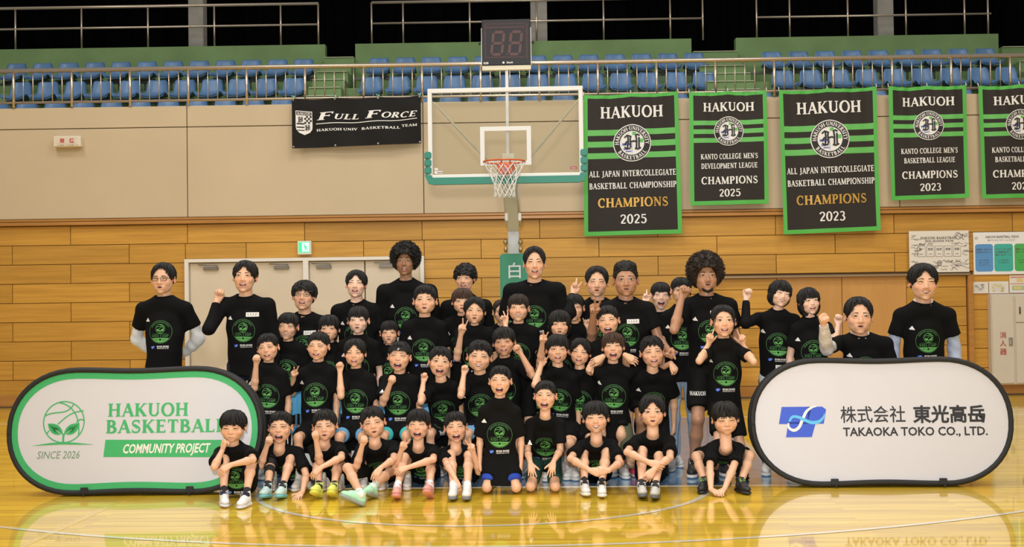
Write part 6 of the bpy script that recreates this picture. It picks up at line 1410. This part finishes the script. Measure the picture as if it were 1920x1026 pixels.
person(.35, (1149.5, 623, 678, -2, -3, -4), 1.40, 'fringe', 'wide', 'squint', 'm', 'laughing brown-haired boy in olive shorts with arms around two boys', 'k', hcol='b', sh=(1119, 698, 1181, 699), L=A((1105, 691), (1108, 708), 'drape', d=(-.3, -.5, -.8), n=(.3, .7, -.2), dy=.0, ey=.25), R=A((1264, 690), (1222, 700), 'drape', d=(.5, -.4, -.8), n=(-.3, .7, -.2), dy=-.02, ey=.25), bottom='olive', legvis=True, shoe='hotpink', ankles=[(1170, 872), (1186, 876)])
person(.40, (1222.5, 630, 689, -5, 3, 0), 1.46, 'short', 'open', 'squint', 'm', 'boy with spiky fringe in a long tee, a hand resting on his shoulder', 'k', sh=(1191, 708, 1257, 706), bottom='k', legvis=True, shoe='black', sock='k', ankles=[(1210, 872), (1240, 872)], slen=.8)
# ---- two kneeling boys
person(-.33, (938, 686, 743, 0, -3, -3), 1.30, 'crop', 'wide', 'squint', 'm', 'shouting boy kneeling upright with both arms hanging, blue shorts', 'k', sh=(906, 770, 968, 770), L='down', R='down', legs='kneel', knees=[(913, 914), (968, 914)], bottom='blue', shoe='greywhite', slen=.95, hem=-.50)
person(-.22, (1022.5, 714, 771, 1, -4, -3), 1.30, 'crop', 'wide', 'small', 'm', 'shouting boy kneeling with spread hands on his thighs, dark green shorts', 'k', sh=(993, 794, 1051, 794), L=A((996, 878), (989, 848), 'flat', n=(0, .6, -.8), d=(.15, -.35, -.9), dy=-.2), R=A((1036, 876), (1050, 845), 'flat', n=(0, .6, -.8), d=(-.2, -.35, -.9), dy=-.2), legs='heels', knees=[(995, 912), (1041, 912)], bottom='dgreen', slen=.75, hem=-.22)
# ---- front row on the floor
person(-.58, (437, 769, 828, 0, 2, 6), 1.35, 'bowl', 'closed', 'squint', 'm', 'glum boy with bowl-cut hair resting his fist on his cheek, blue-laced shoes', 'k', sh=(410, 848, 468, 846), L=A((420, 833), (402, 876), 'fist', d=(.3, -.1, 1), n=(.6, .8, 0), dy=-.12), R=A((423, 878), (474, 862), 'relax', d=(-.8, -.4, -.45), n=(0, .7, -.7), dy=-.36), legs='floor', hip=440, back=.13, knees=[(420, 862), (472, 866)], ankles=[(420, 924), (462, 926)], toes=[(.35, -1, .0), (-.15, -1, .0)], shoe='whiteblue', sock='k', bottom='k')
person(-.15, (526, 771, 832, 0, 2, -3), 1.35, 'crop', 'wide', 'squint', 'm', 'beaming boy with a black knee sleeve and mint green shoes, fist raised', 'k', sh=(494, 849, 561, 848), L=A((504, 826), (488, 874), n=(.2, -1, 0), dy=-.22), R=A((563, 927), (574, 892), 'flat', d=(-.2, -.9, -.3), n=(0, 0, -1), z=.03), legs='floor', hip=540, knees=[(508, 860), (545, 860)], ankles=[(502, 912), (530, 912)], toes=[(-.1, -1, .15), (-.05, -1, .15)], shoe='mint', sock='k', bottom='k', lsk=(0, 'k'))
person(-.15, (609, 768, 826, -3, 6, 0), 1.34, 'short', 'ajar', 'squint', 'm', 'boy with yellow shoes leaning his chin near his raised fist', 'k', sh=(585, 843, 640, 839), L=A((591, 816), (600, 866), n=(.2, -1, 0), dy=-.22), R=A((594, 884), (640, 858), 'relax', d=(-.7, -.3, -.6), n=(0, .7, -.7), dy=-.36), legs='floor', hip=630, knees=[(594, 864), (634, 868)], ankles=[(598, 912), (626, 912)], toes=[(-.15, -1, .35), (.0, -1, .35)], shoe='yellow', sock='k', bottom='k')
person(-.15, (699, 762, 820, -9, 8, 0), 1.36, 'short', 'ajar', 'squint', 'm', 'boy with a tilted head sitting cross-legged in pale green shoes', 'k', sh=(674, 842, 740, 836), L=A((682, 825), (669, 874), n=(.2, -1, 0), dy=-.22), R=A((708, 886), (738, 862), 'relax', d=(-.5, -.5, -.7), n=(0, .7, -.7), dy=-.4), legs='floor', hip=702, knees=[(652, 878), (732, 884)], ankles=[(676, 926), (700, 912)], toes=[(-.9, -.35, .45), (-.35, -1, .3)], shoe='green', sock='w', bottom='k')
person(-.15, (784.5, 767, 826, 0, 0, -3), 1.35, 'bowl', 'wide', 'shut', 'm', 'laughing boy with fluffy bowl-cut hair and pink shoes making a peace sign', 'k', sh=(757, 845, 815, 844), L=A((756, 835), (742, 876), 'v', n=(.15, -1, 0), dy=-.22), R=A((755, 880), (812, 862), 'relax', d=(-.9, -.3, -.25), n=(0, .7, -.7), dy=-.36), legs='floor', hip=786, knees=[(758, 858), (808, 866)], ankles=[(745, 914), (806, 912)], toes=[(.05, -1, .25), (-.1, -1, .4)], shoe='pink', sock='w', bottom='k')
person(-.15, (854.5, 772, 830, -4, 4, -2), 1.33, 'short', 'wide', 'squint', 'm', 'boy in white shoes with dark soles holding a peace sign by his ear', 'k', sh=(830, 849, 884, 847), R=A((885, 839), (898, 885), 'v', n=(-.2, -1, 0), dy=-.2), L=A((857, 908), (838, 870), 'relax', d=(.35, -.4, -.85), n=(-.5, .6, -.4), dy=-.45), legs='floor', hip=862, knees=[(846, 852), (879, 854)], ankles=[(850, 914), (876, 914)], toes=[(0, -1, .1), (0, -1, .1)], shoe='whitegrey', sock='w', bottom='k')
person(-.15, (1117, 752, 812, -2, -2, -2), 1.38, 'bowl', 'smile', 'squint', 'm', 'smiling boy with hands clasped round his shins, white laced shoes', 'k', sh=(1087, 836, 1150, 834), L=A((1117, 886), (1070, 860), 'grip', d=(.9, -.2, -.3), n=(0, .9, 0), dy=-.45), R=A((1130, 884), (1163, 868), 'grip', d=(-.9, -.2, -.1), n=(0, .9, 0), dy=-.45), legs='floor', hip=1119, knees=[(1094, 848), (1137, 848)], ankles=[(1096, 906), (1128, 908)], toes=[(.1, -1, .1), (.0, -1, .1)], shoe='white', sock='k', bottom='k')
person(-.15, (1223, 741, 800, 0, -2, -2), 1.40, 'curtain', 'ajar', 'open', 'm', 'boy with parted bangs and grey-white shoes hugging his knees', 'k', sh=(1192, 826, 1257, 826), L=A((1228, 872), (1176, 848), 'relax', d=(.85, -.2, -.35), n=(0, .9, 0), dy=-.42), R=A((1220, 890), (1256, 858), 'relax', d=(-.6, -.2, -.75), n=(0, .9, 0), dy=-.45), legs='floor', hip=1226, knees=[(1204, 846), (1236, 856)], ankles=[(1203, 910), (1229, 912)], toes=[(0, -1, .15), (-.15, -1, .15)], shoe='greywhite', sock='k', bottom='k', seed=43)
person(-.2, (1359.5, 753, 813, -3, 2, 8), 1.38, 'bowl', 'closed', 'shut', 'm', 'boy squatting with both palms on the floor and closed eyes, green laces', 'k', sh=(1333, 842, 1388, 842), L=A((1340, 922), (1331, 878), 'flat', d=(.45, -.8, -.2), n=(0, 0, -1), z=.035), R=A((1354, 921), (1374, 878), 'flat', d=(-.45, -.8, -.2), n=(0, 0, -1), z=.035), legs='squat', hip=1360, knees=[(1306, 856), (1406, 854)], ankles=[(1322, 906), (1388, 907)], toes=[(-.4, -1, .0), (.35, -1, .0)], shoe='blackgreen', sock='k', bottom='k', seed=45)
# ---- blue stacking chairs under the seated boys
chm = mat('light_blue_chair_plastic', (.07, .34, .58), .4)
def chair():
    r = link('blue_chair', None)
    MB().box((0, 0, .43), (.40, .38, .025), bev=.01).build('seat', chm, r); MB().box((0, .19, .66), (.40, .025, .24), bev=.01).build('backrest', chm, r)
    for sx in (-1, 1):
        for y in (-.17, .17): MB().tube([(sx*.18, y, .42), (sx*.19, y*1.1, .0)], .011, 8).build('leg', chrome, r)
        MB().tube([(sx*.18, .18, .42), (sx*.18, .20, .74)], .011, 8).build('back_post', chrome, r)
    return r
c0 = None
for x, lb in ((505, 'below the leftmost boy of the middle row'), (594, 'below the boy with cropped hair and closed eyes'), (669, 'below the boy with parted wet bangs'), (748, 'below the boy with the headband'), (829, 'below the wide-mouthed boy'), (899, 'below the grinning boy in an undershirt')):
    c = chair() if c0 is None else copy_tree(c0); c0 = c0 or c; p = px(x, 800, .36); c.location = (p.x, .40, 0); tag(c, 'light blue chair '+lb, 'chair', 'light blue chairs under the boys')
